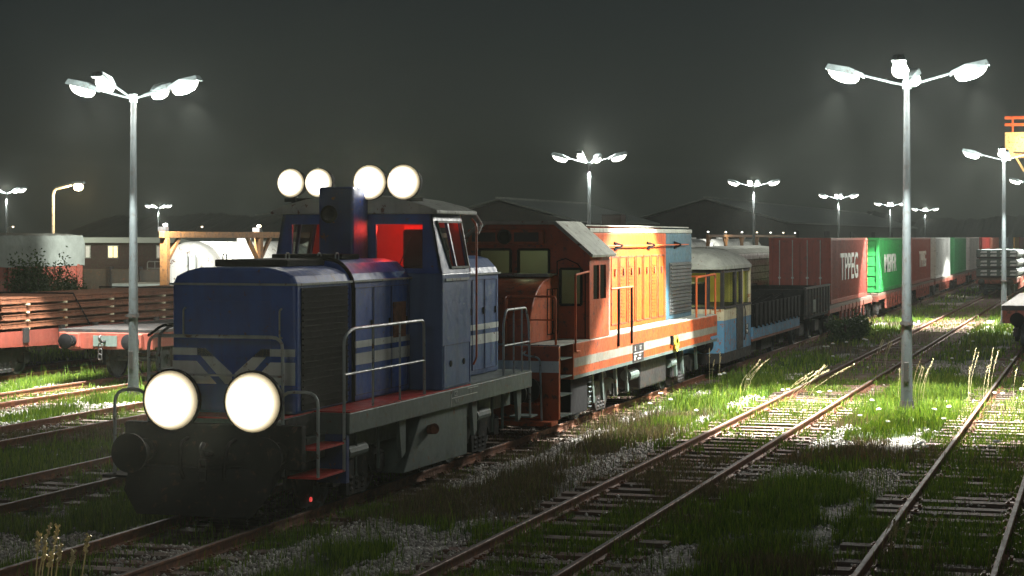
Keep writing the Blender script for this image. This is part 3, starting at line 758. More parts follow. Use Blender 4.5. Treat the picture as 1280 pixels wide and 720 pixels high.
    # roof lamps, two each side
    for xx in (-12.43,-11.95,-11.08,-10.51):
        q_ = 1.5 if xx > -11.5 else 1.26
        h = MB().lathe([(.1*q_,.25),(.17*q_,.18),(.19*q_,.03),(.19*q_,0)], (xx,28.3,4.86),'y',22).build('roof_lamp', M['black'], t, smooth=True)
        MB().lathe([(.185*q_,0),(.16*q_,-.05),(.09*q_,-.09),(.02*q_,-.1)], (xx,28.3,4.86),'y',22).build('lens', M['lens_bloom'], h, smooth=True)
        MB().box(xx-.03,xx+.03,28.4,28.5,4.45,4.7).build('lamp_bracket', M['black'], h)
    MB().box(X0-1.2,X0-.38,28.44,28.5,4.56,4.62).box(X0+.2,X0+1.15,28.44,28.5,4.56,4.62).split('lamp_bar', M['black'], t)
    MB().box(X0+.5,X0+.95,y0+.75,y0+.85,3.5,4.12).build('seat', M['blackmatt'], cab, bevel=.04)
    # rear cab handrail, red
    MB().tube([(X0+1.47,30.05,1.9),(X0+1.5,30.12,2.0),(X0+1.5,30.12,4.2),(X0+1.42,30.1,4.3)],.018,7,.05).build('cab_handrail', M['oranger'], cab, smooth=True)
    # tank, bogies, brake gear
    mb = MB().prism([(27.05,.45),(27.85,1.27),(30.05,1.27),(30.05,.42)],'x',X0-1.3,X0+1.36)
    tk = mb.build('fuel_tank', M['frame_grey'], t, bevel=.015)
    MB().cyl((X0+1.36,28.15,1.0),(X0+1.5,28.05,1.03),.07,.085,12).build('filler_cap', M['rust'], tk)
    for yy in (26.9,30.35,32.9):
        MB().prism([(yy,1.27),(yy+.3,1.27),(yy+.28,.75),(yy+.12,.68)],'x',X0+1.28,X0+1.34).build('hanger', M['frame_grey'], t)
    bogie(t, X0, 25.9, 1.7, 'black'); bogie(t, X0, 31.6, 1.7, 'black')
    mb = MB()
    for yy in (25.0,25.5,26.4,31.1,31.9,32.5): mb.tube([(X0+1.2,yy,1.3),(X0+1.2,yy,.6)],.025,6)
    mb.cyl((X0+1.15,25.2,.95),(X0+1.15,25.9,.95),.1).cyl((X0+1.15,31.0,.95),(X0+1.15,31.7,.95),.1); mb.split('brake_rigging', M['frame_grey'], t)
    for (yy, zz) in ((24.2,.42),(25.1,.72)):
        MB().lathe([(.035,0),(.03,.02)], (X0+1.06 if yy < 25 else X0+1.16,yy,zz),'x',10).build('marker_reflector', M['red_lamp'], t)
    # stencilled data on the beam
    xx = X0+1.452
    mb = MB()
    for (a, b_, z) in ((29.0,30.3,1.42),(29.8,30.35,1.52)): mb.box(xx,xx+.003,a,b_,z-.006,z+.006)
    mb.box(xx,xx+.003,28.98,28.99,1.29,1.55).build('data_lines', M['whitetext'], t)
    lettering(t, 'CES', (xx+.004,29.2,1.48), .11, '+x', M['whitetext'])
    lettering(t, 'S', (xx+.004,29.95,1.47), .07, '+x', M['whitetext'])
    lettering(t, 'H  A', (xx+.004,29.25,1.36), .08, '+x', M['whitetext'])
    return t
BL = blue_loco()
# beams of the blue locomotive
HEAD_W = 650
for s in (-.6,.6):
    p = (X0+s,23.02,1.85); spot('headlamp_beam', p, (p[0]+3, p[1]-10, p[2]+10.5), HEAD_W, 130, .35, (1,.93,.74), BL, .18)
for s in (-.6,.6):
    p = (X0+s,23.02,1.8); spot('headlamp_beam', p, (p[0]+.7, p[1]-10, p[2]-1.0), 2200, 30, .7, (1,.9,.68), BL, .12)
for xx in (-12.43,-11.95,-11.08,-10.51):
    p = (xx,28.02,4.9); spot('roof_lamp_beam', p, (p[0]+3, p[1]-10, p[2]+11), HEAD_W*(.9 if xx > -11.5 else .5), 130, .35, (1,.93,.74), BL, .15)

# ================================================================== ORANGE LOCOMOTIVE
def orange_loco():
    ya, yb = 35.3, 51.0
    t = thing('locomotive', (X0, ya, RT), 'rusty orange diesel locomotive coupled behind the blue one, with a slanted grey cab roof', 'locomotive')
    W = 1.45
    MB().box(X0-W,X0+W,36.35,yb-.9,1.2,1.9).box(X0-W,X0+W,yb-.9,yb,1.35,1.9).build('underframe', M['orange'], t, bevel=.01)
    MB().box(X0-W+.01,X0+W-.01,35.4,yb-.05,1.9,1.925).build('walkway', M['roof_grey'], t)
    MB().box(X0+W,X0+W+.004,36.4,yb-.01,1.43,1.61).build('stripe', M['band'], t)
    MB().box(X0+W,X0+W+.003,36.4,yb-.01,1.2,1.27).build('stripe', M['frame_grey'], t)
    # pilot
    MB().box(X0-W,X0+W,ya,ya+.12,.5,1.9).build('pilot_panel', M['orange'], t, bevel=.015)
    MB().box(X0-W+.02,X0+W-.0,ya-.004,ya,1.4,1.62).build('stripe', M['stripe'], t)
    MB().box(X0-.9,X0+W,ya-.5,ya-.06,.42,.5).box(X0-.9,X0+1.1,ya-.3,ya-.01,.78,.84).build('pilot_step', M['orange'], t)
    for z in (.55,.95,1.3,1.65): MB().box(X0+1.02,X0+W-.01,35.5,36.3,z-.025,z).build('step_tread', M['frame_grey'], t)
    MB().box(X0+.98,X0+1.02,35.42,36.35,.5,1.9).build('step_panel', M['blackmatt'], t)
    for s in (-.97,.97): buffer(t, X0+s, ya+.02, 1.1, -1, 'black', .5)
    for s in (-.97,.97): buffer(t, X0+s, yb, 1.1, 1, 'black', .45)
    # pilot railings
    for (a, b_) in ((.35,1.35),(-1.35,-.35)):
        mb = MB().tube([(X0+a,ya+.15,1.92),(X0+a,ya+.15,2.85),(X0+b_,ya+.15,2.85),(X0+b_,ya+.15,1.92)],.022,7,.08)
        mb.tube([(X0+a,ya+.15,2.4),(X0+b_,ya+.15,2.4)],.016,6).build('pilot_handrail', M['oranger'], t, smooth=True)
    MB().tube([(X0+.8,ya-.05,1.8),(X0+.8,ya-.25,1.75),(X0+1.15,ya-.25,1.7),(X0+1.2,ya-.3,.5)],.02,7,.1).build('step_handrail', M['rail_pipe'], t, smooth=True)
    MB().tube([(X0+1.4,37.3,1.7),(X0+1.47,36.45,1.75),(X0+1.47,36.45,3.25),(X0+1.47,37.45,3.3)],.022,7,.04).build('cab_handrail', M['oranger'], t, smooth=True)
    # short nose with curved front shoulder
    arc = [(35.55,1.93),(35.55,2.2)]+[(37.0-1.45*math.cos(a), 2.2+.98*math.sin(a)) for a in np.linspace(.1,math.pi/2,9)]+[(37.6,3.24),(37.6,1.93)]
    nose = MB().prism(arc,'x',X0-.85,X0+.8).build('nose', M['orange'], t, bevel=.02, smooth=True)
    MB().box(X0-.82,X0+.77,36.9,37.58,3.2,3.26).build('nose_top', M['roof_grey'], nose)
    for a in (36.75,37.15):
        mb = MB()
        for (p, q_) in (((a,2.05),(a+.36,2.05)),((a,2.95),(a+.36,2.95)),((a,2.05),(a,2.95)),((a+.36,2.05),(a+.36,2.95))): mb.bar((X0+.804,p[0],p[1]),(X0+.804,q_[0],q_[1]),.018,.018)
        mb.build('nose_door', M['blackmatt'], nose)
    # cab
    y0, y1 = 37.6, 39.25
    def zr(x): return 4.3 if abs(x) < .7 else 4.3-(abs(x)-.7)/.75*.66
    sec = [(-W,1.93),(W,1.93),(W,3.63),(.72,4.28),(-.72,4.28),(-W,3.63)]
    # front wall with holes built from panels
    def frontwall(y, th, name):
        mb = MB()
        def pan(pts): mb.prism([(X0+a,z) for a,z in pts],'y',y,y+th)
        wz0, wz1 = 3.22, 3.74
        pan([(-W,1.93),(W,1.93),(W,2.3),(-W,2.3)])
        for a, b_ in ((-W,-1.2),(-.42,-.32),(.32,.42)): pass
        pan([(-W,2.3),(-1.0,2.3),(-1.0,3.63),(-W,3.63)])
        pan([(-1.0,2.3),(.78,2.3),(.78,wz0),(-1.0,wz0)])
        pan([(-.22,wz0),(-.05,wz0),(-.05,wz1),(-.22,wz1)])
        pan([(.6,wz0),(.78,wz0),(.78,wz1),(.6,wz1)])
        pan([(-1.0,wz0),(-.9,wz0),(-.9,wz1),(-1.0,wz1)])
        pan([(.78,2.3),(.84,2.3),(.84,3.63),(.78,3.63)])
        pan([(1.28,2.3),(W,2.3),(W,3.63),(1.28,3.63)])
        pan([(.84,3.35),(1.28,3.35),(1.28,3.63),(.84,3.63)])
        pan([(.84,2.3),(1.28,2.3),(1.28,2.62),(.84,2.62)])
        pan([(-1.0,wz1),(.78,wz1),(.78,3.9),(-1.0,3.9)])
        pan([(-W,3.63),(-1.0,3.63),(-1.0,3.9),(-1.15,3.9)])
        pan([(.78,3.63),(W,3.63),(1.15,3.9),(.78,3.9)])
        pan([(-1.15,3.9),(1.15,3.9),(.72,4.28),(-.72,4.28)])
        return mb.build(name, M['orange'], t)
    cab = frontwall(y0,.06,'cab')
    MB().prism([(X0+a,z) for a,z in sec],'y',y1-.05,y1).build('rear_wall', M['pale_backing'], cab)  # wall made pale to lighten the windows in front of it
    point('cab_window_fill', (X0-.1,y0+.5,3.9), 9, (.95,1,.75), t, .1)  # added lamp, only there to brighten the cab windows from inside
    for s in (-1,1):
        xs = sorted((X0+s*W, X0+s*(W-.05)))
        mb = MB().box(*xs,y0+.06,y1-.05,1.93,2.72).box(*xs,y0+.06,y1-.05,3.42,3.62).box(*xs,y0+.06,y0+.3,2.72,3.42).box(*xs,y1-.3,y1-.05,2.72,3.42).box(*xs,y0+.78,y0+.86,2.72,3.42)
        mb.build('side_wall', M['orange'], cab)
        MB().box(X0+s*(W-.03)-.005,X0+s*(W-.03)+.005,y0+.3,y1-.3,2.72,3.42).build('window', M['glass'], cab)
    MB().box(X0-.9,X0-.22,y0+.02,y0+.03,3.22,3.74).box(X0-.05,X0+.6,y0+.02,y0+.03,3.22,3.74).split('windscreen', M['dimglass'], cab)
    MB().box(X0+.84,X0+1.28,y0+.02,y0+.03,2.62,3.35).build('door_window', M['dimglass'], cab)
    mb = MB()
    for a, b_, z0, z1 in ((-.9,-.22,3.22,3.74),(-.05,.6,3.22,3.74),(.84,1.28,2.62,3.35)):
        for p, q_ in (((a,z0),(b_,z0)),((b_,z0),(b_,z1)),((b_,z1),(a,z1)),((a,z1),(a,z0))): mb.bar((X0+p[0],y0-.008,p[1]),(X0+q_[0],y0-.008,q_[1]),.05,.05)
    mb.build('window_rubber', M['blackmatt'], cab)
    mb = MB()
    dp = [(.77,1.95),(.77,3.5),(.95,3.56),(1.2,3.45),(1.36,3.25),(1.36,1.95)]
    for p, q_ in zip(dp[:-1],dp[1:]): mb.bar((X0+p[0],y0-.004,p[1]),(X0+q_[0],y0-.004,q_[1]),.02,.02)
    mb.build('cab_door', M['blackmatt'], cab)
    # marker box with round horn
    mk = MB().box(X0-1.1,X0+.52,y0-.16,y0-.003,3.84,4.15).build('marker_box', M['orange'], cab, bevel=.03)
    MB().box(X0-1.0,X0-.5,y0-.175,y0-.162,3.9,4.09).box(X0-.1,X0+.42,y0-.175,y0-.162,3.9,4.09).split('marker_glass', M['darksteel'], mk)
    MB().lathe([(.15,0),(.15,-.05),(.11,-.06),(.11,-.02),(.02,-.02)], (X0-.3,y0-.165,4.0),'y',20).build('headlamp', M['blackmatt'], mk, smooth=True)
    # roof, flat with slopes
    rp = [(-W-.12,3.58),(-.76,4.25),(.76,4.25),(W+.12,3.58),(W+.14,3.64),(.8,4.32),(-.8,4.32),(-W-.14,3.64)]
    MB().prism([(X0+a,z) for a,z in rp],'y',y0-.25,y1+.08).build('cab_roof', M['roof_grey'], t, bevel=.01)
    # long hood, orange part then teal part
    hw = 1.0; zt = 4.22
    def hs(w): return [(X0-w,1.93),(X0+w,1.93),(X0+w,zt-.16),(X0+w-.05,zt-.05),(X0+w-.2,zt),(X0-w+.2,zt),(X0-w+.05,zt-.05),(X0-w,zt-.16)]
    h1 = MB().prism(hs(hw),'y',39.3,46.7).build('engine_hood', M['orange_bright'], t, bevel=.01)
    h2 = MB().prism(hs(hw),'y',46.704,49.8).build('radiator_hood', M['tealblue'], t, bevel=.01)
    mb = MB().box(X0-.93,X0+.93,39.3,49.8,zt+.002,zt+.035).box(X0+.96,X0+1.015,39.3,49.8,zt-.13,zt-.03); mb.build('hood_roof', M['roof_grey'], t, bevel=.02)
    xx = X0+hw+.004
    # doors
    for i in range(9):
        a = 39.6+i*.78; mb = MB(); b_ = a+.62
        for p, q_ in (((a,2.05),(b_,2.05)),((a,3.55),(b_,3.55)),((a,2.05),(a,3.55)),((b_,2.05),(b_,3.55))): mb.bar((xx,p[0],p[1]),(xx,q_[0],q_[1]),.025,.025)
        dr = mb.build('hood_door', M['rust'], h1)
        if i in (0,1,3,4,7):
            mb = MB()
            for k in range(16): mb.bar((xx,a+.12,2.2+k*.075),(xx,b_-.12,2.2+k*.075),.02,.016)
            mb.build('vent_slots', M['orange'], dr)
        MB().cbox((xx+.015,a+.31,3.2),(.03,.07,.16)).build('handle', M['rust'], dr)
    MB().tube([(xx+.08,39.4,3.8),(xx+.08,49.0,3.8)],.016,6).build('hood_handrail', M['oranger'], h1)
    for yy in (41.4,44.6,47.6):
        MB().bar((xx,yy,3.86),(xx+.1,yy+.35,3.8),.05,.05).bar((xx,yy,3.72),(xx+.1,yy+.35,3.8),.05,.05).build('bracket', M['blackmatt'], h1)
    lv = MB().box(xx-.002,xx+.02,47.1,49.65,2.05,3.35).build('louvre_panel', M['louvre'], h2)
    mb = MB()
    for k in range(14): mb.bar((xx+.03,47.15,2.12+k*.09),(xx+.03,49.6,2.12+k*.09),.035,.03)
    mb.build('louvre_slats', M['louvre'], lv)
    # side handrails on the walkway
    for (a, b_, zb_) in ((39.35,41.2,1.75),):
        for yy in (39.95,41.15): MB().tube([(X0+1.47,yy,zb_-.1),(X0+1.47,yy,2.9)],.028,6).build('handrail_post', M['blackmatt'], t)
        MB().tube([(X0+1.47,39.3,2.9),(X0+1.47,41.2,2.9)],.024,6).build('side_handrail', M['oranger'], t)
    mb = MB().tube([(X0+1.4,48.5,1.7),(X0+1.4,48.5,2.95),(X0+1.42,50.9,3.0),(X0+1.42,50.9,1.4)],.028,7,.05)
    mb.tube([(X0+1.4,49.7,1.9),(X0+1.4,49.7,2.97)],.022,6); mb.tube([(X0+1.42,50.9,2.97),(X0+.4,50.95,2.9),(X0+.4,50.95,1.92)],.022,6,.05)
    mb.build('rear_handrail', M['oranger'], t, smooth=True)
    # data panel
    dp = MB().box(X0+W+.006,X0+W+.012,41.3,42.35,1.22,1.62).build('data_panel', M['darksteel'], t)
    xx2 = X0+W+.014
    mb = MB().box(xx2,xx2+.003,41.35,42.3,1.412,1.424)
    for a, b_, z0, z1 in ((41.4,41.62,1.33,1.36),(41.85,42.05,1.34,1.37),(41.75,42.05,1.27,1.3),(41.4,41.52,1.26,1.31)): mb.box(xx2,xx2+.003,a,b_,z0,z1)
    mb.build('data_lines', M['whitetext'], dp)
    lettering(dp, 'A', (xx2+.002,41.5,1.51), .15, '+x', M['whitetext']); lettering(dp, 'E 7', (xx2+.002,42.02,1.52), .13, '+x', M['whitetext'])
    # yellow jack ring
    MB().lathe([(.2,-.03),(.2,.03),(.14,.03),(.14,-.03)], (X0+W+.05,45.6,1.42),'x',20).build('lifting_ring', M['yellow'], t, smooth=True)
    MB().box(X0+W,X0+W+.06,45.15,45.3,1.4,1.62).build('bracket', M['blackmatt'], t)
    # underside
    MB().box(X0-1.25,X0+1.3,36.7,38.0,.45,1.18).build('battery_box', M['blackmatt'], t, bevel=.02)
    mb = MB()
    for k in range(7): mb.bar((X0+1.31,38.05,.52+k*.1),(X0+1.31,38.22,.52+k*.1),.03,.02)
    mb.build('ladder', M['steel'], t)
    MB().box(X0-1.2,X0+1.25,42.9,45.6,.5,1.19).build('fuel_tank', M['darksteel'], t, bevel=.05)
    bogie(t, X0, 40.0, 2.2, 'darksteel'); bogie(t, X0, 48.2, 2.2, 'darksteel')
    mb = MB()
    for yy in (38.6,39.4,40.6,41.6,46.7,47.5,49.2): mb.bar((X0+1.22,yy,1.2),(X0+1.22,yy+.15,.55),.06,.12)
    mb.cyl((X0+1.2,41.7,.9),(X0+1.2,42.5,.9),.13).cyl((X0+1.2,46.0,.9),(X0+1.2,46.6,.9),.11); mb.split('brake_rigging', M['frame_grey'], t)
    return t
orange_loco()

# ================================================================== RAILCAR (blue and cream) and its open wagon
def railcar():
    y0, y1, yc = 52.1, 56.7, 66.0
    t = thing('railcar', (X0, y0, RT), 'small weathered sky blue and cream railcar with lit yellow cab windows and rounded grey roof', 'railcar')
    W = 1.36
    # body outline with bowed front
    def outline(w): return [(X0-w,y0+.35),(X0-w+.35,y0+.05),(X0-.3,y0),(X0+.3,y0),(X0+w-.35,y0+.05),(X0+w,y0+.35),(X0+w,y1),(X0-w,y1)]
    MB().prism(outline(W),'z',.75,2.02).build('lower_body', M['railcar_blue'], t, bevel=.015)
    MB().prism(outline(W+.004),'z',1.68,2.0).build('cream_band', M['cream'], t)
    MB().prism(outline(W+.003),'z',.5,.78).build('skirt', M['darksteel'], t)
    MB().prism(outline(W+.03),'z',2.003,2.06).build('waist_rail', M['darksteel'], t)
    # corner and window posts
    posts = [(X0-W+.05,y0+.36),(X0-W+.4,y0+.1),(X0-.32,y0+.05),(X0+.32,y0+.05),(X0+W-.4,y0+.1),(X0+W-.05,y0+.36)]
    mb = MB()
    for x, y in posts: mb.box(x-.05,x+.05,y-.05,y+.05,2.06,3.12)
    for s in (-1,1):
        for yy in (54.3,55.24): mb.box(X0+s*(W-.05)-.05,X0+s*(W-.05)+.05,yy-.05,yy+.05,2.06,3.12)
    mb.split('window_post', M['darksteel'], t)
    MB().box(X0+W-.1,X0+W+.005,55.3,55.4,2.0,3.1).split('window_post', M['cream'], t); MB().box(X0+W-.1,X0+W+.005,56.55,56.66,2.0,3.1).split('window_post', M['cream'], t)
    MB().prism(outline(W-.01),'z',3.0,3.16).build('cant_rail', M['darksteel'], t)
    for (a, b_) in ((52.5,53.45),(53.55,54.25),(54.67,55.25),(55.95,56.57)):
        MB().box(X0+W-.06,X0+W-.05,a,b_,2.06,3.0).build('window', M['glass'], t)
    MB().box(X0-.9,X0+.9,y0+.05,y0+.06,2.06,3.0).build('windscreen', M['glass'], t)
    MB().box(X0-1.25,X0+1.25,y1-.1,y1-.04,2.0,3.1).build('rear_bulkhead', M['yellowint'], t)
    MB().box(X0-1.27,X0-1.22,53.0,y1-.1,2.06,3.0).build('far_wall_lining', M['yellowint'], t)
    MB().box(X0-.2,X0+.5,54.2,54.6,2.03,2.7).build('seat', M['darksteel'], t, bevel=.05)
    point('cabin_light', (X0,54.2,2.95), 55, (1,.92,.4), t, .1)
    # door
    dr = MB().box(X0+W+.002,X0+W+.03,54.3,55.25,.8,2.0).build('door', M['darksteel'], t)
    MB().tube([(X0+W+.03,55.4,1.0),(X0+W+.06,55.4,1.1),(X0+W+.06,55.4,1.9),(X0+W+.03,55.4,2.0)],.016,6,.04).build('handle', M['darksteel'], dr)
    pl = MB().box(X0+W+.006,X0+W+.012,55.75,56.2,1.15,1.45).build('data_plate', M['darksteel'], t)
    lettering(pl, '35\n29', (X0+W+.014,55.97,1.3), .15, '+x', M['whitetext'])
    # roof
    pf = [(-1.42,3.1),(-1.42,3.2),(-1.25,3.38),(-.9,3.54),(-.4,3.64),(0,3.66),(.4,3.64),(.9,3.54),(1.25,3.38),(1.42,3.2),(1.42,3.1)]
    mb = MB(); n = len(pf)
    rings = [(y0-.12,.8,.35),(y0+.1,.95,.85),(y0+.5,1,1),(y1-.4,1,1),(y1+.1,.96,.8),(y1+.25,.9,.45)]
    V = [(X0+a*sx, yy, 3.1+(z-3.1)*sz) for yy, sx, sz in rings for a, z in pf]
    Fc = [(i*n+j,i*n+j+1,(i+1)*n+j+1,(i+1)*n+j) for i in range(len(rings)-1) for j in range(n-1)]
    Fc += [(i*n+n-1,i*n,(i+1)*n,(i+1)*n+n-1) for i in range(len(rings)-1)]+[tuple(range(n))[::-1], tuple((len(rings)-1)*n+j for j in range(n))]
    mb.add(V, Fc); mb.build('roof', M['roof_grey'], t, smooth=True)
    # flat bed behind with staked sides
    MB().box(X0-1.4,X0+1.4,y1+.1,yc,.95,1.3).build('bed', M['railcar_blue'], t, bevel=.01)
    MB().box(X0-1.41,X0+1.41,y1+.1,yc,.88,.95).build('bed_sill', M['rust'], t)
    for s in (-1,1):
        mb = MB()
        for i in range(12):
            yy = y1+.4+i*.76
            mb.prism([(yy,1.32),(yy+.28,1.25),(yy+.34,1.9),(yy+.5,2.0),(yy-.08,2.0)],'x',X0+s*1.4,X0+s*1.45)
        mb.box(X0+s*1.36-.02,X0+s*1.36+.02,y1+.12,yc,1.3,1.98)
        mb.build('side_board', M['blackmatt'], t)
    mb = MB()
    for i in range(40): mb.cyl((X0+random.uniform(-1.2,1.2),y1+.6+i*.22,1.3),(X0+random.uniform(-1.2,1.2),y1+.9+i*.22,1.5+random.uniform(0,.5)),.12,.2,6)
    mb.build('scrap_load', M['blackmatt'], t)
    wheelset(t, X0, 53.8, .42); wheelset(t, X0, 58.5,.42); wheelset(t, X0, 63.8,.42)
    mb = MB()
    for yy in (53.8,58.5,63.8): mb.box(X0+1.0,X0+1.12,yy-.4,yy+.4,.5,.85)
    mb.box(X0+.9,X0+1.1,60,62,.45,.88).split('axle_box', M['darksteel'], t)
    for s in (-.97,.97): buffer(t, X0+s, y0+.1, 1.05, -1, 'black', .5); buffer(t, X0+s, yc, 1.05, 1, 'black', .5)
    return t
railcar()
def gondola():
    y0, y1 = 67.2, 73.4
    t = thing('open_wagon', (X0, y0, RT), 'short black open wagon with ribbed sides between the railcar and the red container', 'wagon')
    mb = MB().box(X0-1.36,X0+1.36,y0,y1,1.1,1.3)
    for s in (-1,1): mb.box(X0+s*1.34-.03,X0+s*1.34+.03,y0,y1,1.3,2.15)
    mb.box(X0-1.36,X0+1.36,y0,y0+.06,1.3,2.15).box(X0-1.36,X0+1.36,y1-.06,y1,1.3,2.15).build('body', M['black'], t)
    mb = MB()
    for i in range(9):
        yy = y0+.1+i*.73
        for s in (-1,1): mb.box(X0+s*1.41-.04,X0+s*1.41+.04,yy,yy+.12,1.2,2.14)
    for s in (-1,1): mb.box(X0+s*1.4-.05,X0+s*1.4+.05,y0,y1,2.15,2.22)
    mb.split('side_rib', M['darksteel'], t)
    MB().box(X0+1.47,X0+1.49,y0+1.4,y0+2.1,1.3,1.75).build('data_plate', M['frame_grey'], t)
    MB().box(X0-1.2,X0+1.2,y0+.2,y1-.2,1.3,2.0).build('coal_load', M['blackmatt'], t)
    wheelset(t, X0, y0+1.2); wheelset(t, X0, y1-1.2)
    mb = MB()
    for yy in (y0+1.2,y1-1.2): mb.box(X0+.95,X0+1.1,yy-.5,yy+.5,.5,.9)
    mb.split('axle_box', M['darksteel'], t)
    for s in (-.9,.9): buffer(t, X0+s, y0, 1.05, -1, 'black', .5); buffer(t, X0+s, y1, 1.05, 1, 'black', .5)
gondola()

# ================================================================== CONTAINERS ON FLAT WAGONS
def flatcar(x, y0, ln, label, group, mat='wagon_red', zt=1.33):
    t = thing('flat_wagon', (x, y0, RT), label, 'wagon', group)
    y1 = y0+ln
    MB().box(x-1.3,x+1.3,y0,y1,zt-.13,zt).build('deck', M['wood'], t)
    MB().box(x-1.28,x+1.28,y0-.05,y0+.12,.95,zt-.13).box(x-1.28,x+1.28,y1-.12,y1+.05,.95,zt-.13).split('end_beam', M[mat], t)
    for s in (-1,1):
        mb = MB(); X_ = x+s*1.25
        mb.box(X_-.05,X_+.05,y0,y1,zt-.3,zt-.13)
        mb.prism([(y0+3,zt-.3),(y1-3,zt-.3),(y1-4,.62),(y1-4,.5),(y0+4,.5),(y0+4,.62)],'x',X_-.03,X_+.0)
        n = 7
        for i in range(n):
            yy = y0+3.4+(ln-6.8)*i/(n-1); mb.box(X_-.02,X_+.08,yy-.08,yy+.08,.55,zt-.1)
        mb.build('side_sill', M[mat], t)
        mb = MB()
        for i in range(n-1):
            a = y0+3.4+(ln-6.8)*(i+.18)/(n-1); b_ = y0+3.4+(ln-6.8)*(i+.82)/(n-1)
            mb.box(X_+.002 if s > 0 else X_-.04, X_+.01 if s > 0 else X_-.032, a, b_, .66, .9)
        mb.build('sill_opening', M['blackmatt'], t)
    bogie(t, x, y0+1.9); bogie(t, x, y1-1.9)
    for s in (-.9,.9): buffer(t, x+s, y0, 1.06, -1, 'darksteel', .5, .21); buffer(t, x+s, y1, 1.06, 1, 'darksteel', .5, .21)
    return t
def container(x, y0, col, label, txt=None, wear=.2, ln=12.0, z0=1.36, mat=None, doors=True, tmat=None, tsz=1.1, tz=None, ty=None, twid=1.0):
    t = thing('shipping_container', (x, y0, z0), label, 'container', 'shipping containers on the long train')
    m = mat or paint('container_paint', col, .5, tuple(v*.4+.02 for v in col), wear, vary=.14)
    w, h = 1.219, 2.59; y1 = y0+ln
    # corrugated sides
    for s in (-1,1):
        mb = MB(); n = int(ln/.36); p = (ln-.3)/n; xo = x+s*(w-.015); xi = x+s*(w-.055)
        prof = []
        for i in range(n):
            a = y0+.15+i*p; prof += [(xo,a),(xo,a+p*.36),(xi,a+p*.5),(xi,a+p*.86)]
        prof.append((xo,y1-.15)); k = len(prof)
        mb.add([(a,b_,z0+.16) for a,b_ in prof]+[(a,b_,z0+h-.1) for a,b_ in prof], [(i,i+1,k+i+1,k+i) for i in range(k-1)])
        mb.build('corrugated_side', m, t, fix=False)
    mb = MB()
    for s in (-1,1):
        for yy in (y0,y1-.16): mb.box(x+s*(w-.07)-.07,x+s*(w-.07)+.07,yy,yy+.16,z0,z0+h)
        mb.box(x+s*(w-.04)-.04,x+s*(w-.04)+.04,y0+.16,y1-.16,z0+h-.1,z0+h); mb.box(x+s*(w-.04)-.04,x+s*(w-.04)+.04,y0+.16,y1-.16,z0,z0+.16)
    for yy in (y0,y1-.1): mb.box(x-w+.14,x+w-.14,yy,yy+.1,z0+h-.12,z0+h).box(x-w+.14,x+w-.14,yy,yy+.1,z0,z0+.14)
    mb.build('corner_frame', m, t, bevel=.008)
    MB().box(x-w+.03,x+w-.03,y0+.03,y1-.03,z0+h-.09,z0+h-.03).build('roof_panel', m, t)
    MB().box(x-w+.08,x+w-.08,y1-.08,y1-.03,z0+.1,z0+h-.1).build('rear_end', m, t)
    if doors:
        for a, b_ in ((-w+.14,-.01),(.01,w-.14)):
            mb = MB().box(x+a,x+b_,y0+.03,y0+.07,z0+.14,z0+h-.12)
            for i in range(4):
                xx = x+a+(b_-a)*(i+.5)/4; mb.box(xx-.07,xx+.07,y0+.012,y0+.03,z0+.2,z0+h-.18)
            d = mb.build('door', m, t)
            for xx in (x+a+.28,x+b_-.28):
                MB().cyl((xx,y0-.01,z0+.1),(xx,y0-.01,z0+h-.08),.02,n=7).box(xx-.05,xx+.05,y0-.03,y0+.01,z0+1.0,z0+1.06).build('lock_rod', M['silver'], d)
    else:
        mb = MB().box(x-w+.14,x+w-.14,y0+.05,y0+.08,z0+.14,z0+h-.12)
        for i in range(5): mb.box(x-w+.14,x+w-.14,y0+.02,y0+.05,z0+.3+i*.48,z0+.48+i*.48)
        mb.build('end_panel', m, t)
    if txt: lettering(t, txt, (x+w-.008, ty, tz), tsz, '+x', M['whitetext'], sx=twid, thick=.012*tsz, ext=.02)
    return t
DR = (.3,.055,.035)
cs = [ (75.3,DR,'brick red shipping container with pale lettering, nearest of the row behind the railcar',dict(txt='TPPEG',tsz=1.55,tz=2.72,ty=81.0,twid=1.32,doors=True,wear=.25)),
 (92.0,(.02,.26,.06),'bright green shipping container with white block letters',dict(txt='MERFR',tsz=1.25,tz=2.65,ty=97.2,twid=1.5,doors=False)),
 (108.3,(.27,.05,.03),'faded brick red shipping container right behind the near lamp mast',dict(txt='TPPEG',tsz=1.3,tz=2.65,ty=115,twid=1.2)),
 (124.0,(.6,.62,.6),'white shipping container between the red one and a green one',dict(doors=True)),
 (140.0,(.03,.2,.07),'second green shipping container, beyond the white one',dict(doors=False)),
 (156.2,(.5,.47,.44),'pale grey shipping container just left of the silver bundle wagon',dict()),
 (172.4,(.45,.04,.035),'vivid red shipping container seen over the silver bundles',dict()),
 (188.6,(.48,.17,.12),'salmon shipping container far over the silver bundles',dict()),
 (204.8,(.07,.08,.08),'dark grey shipping container far down the train',dict()),
 (221.0,(.4,.45,.5),'pale blue shipping container far down the train',dict()),
 (237.2,(.6,.3,.03),'yellow shipping container near the far end of the train',dict()),
 (253.4,(.4,.05,.04),'last and smallest red shipping container of the train',dict())]
ordn = ['under the nearest brick red container','under the green lettered container','under the second brick red container','under the white container','under the second green container','under the pale grey container','under the vivid red container','under the salmon container','under the dark grey container','under the pale blue container','under the yellow container','under the last red container']
for i, (yy, col_, lab, kw) in enumerate(cs):
    flatcar(X0, yy-1.0, 14.2, 'rusty red container wagon '+ordn[i], 'container wagons of the long train')
    container(X0, yy, col_, lab, **kw)

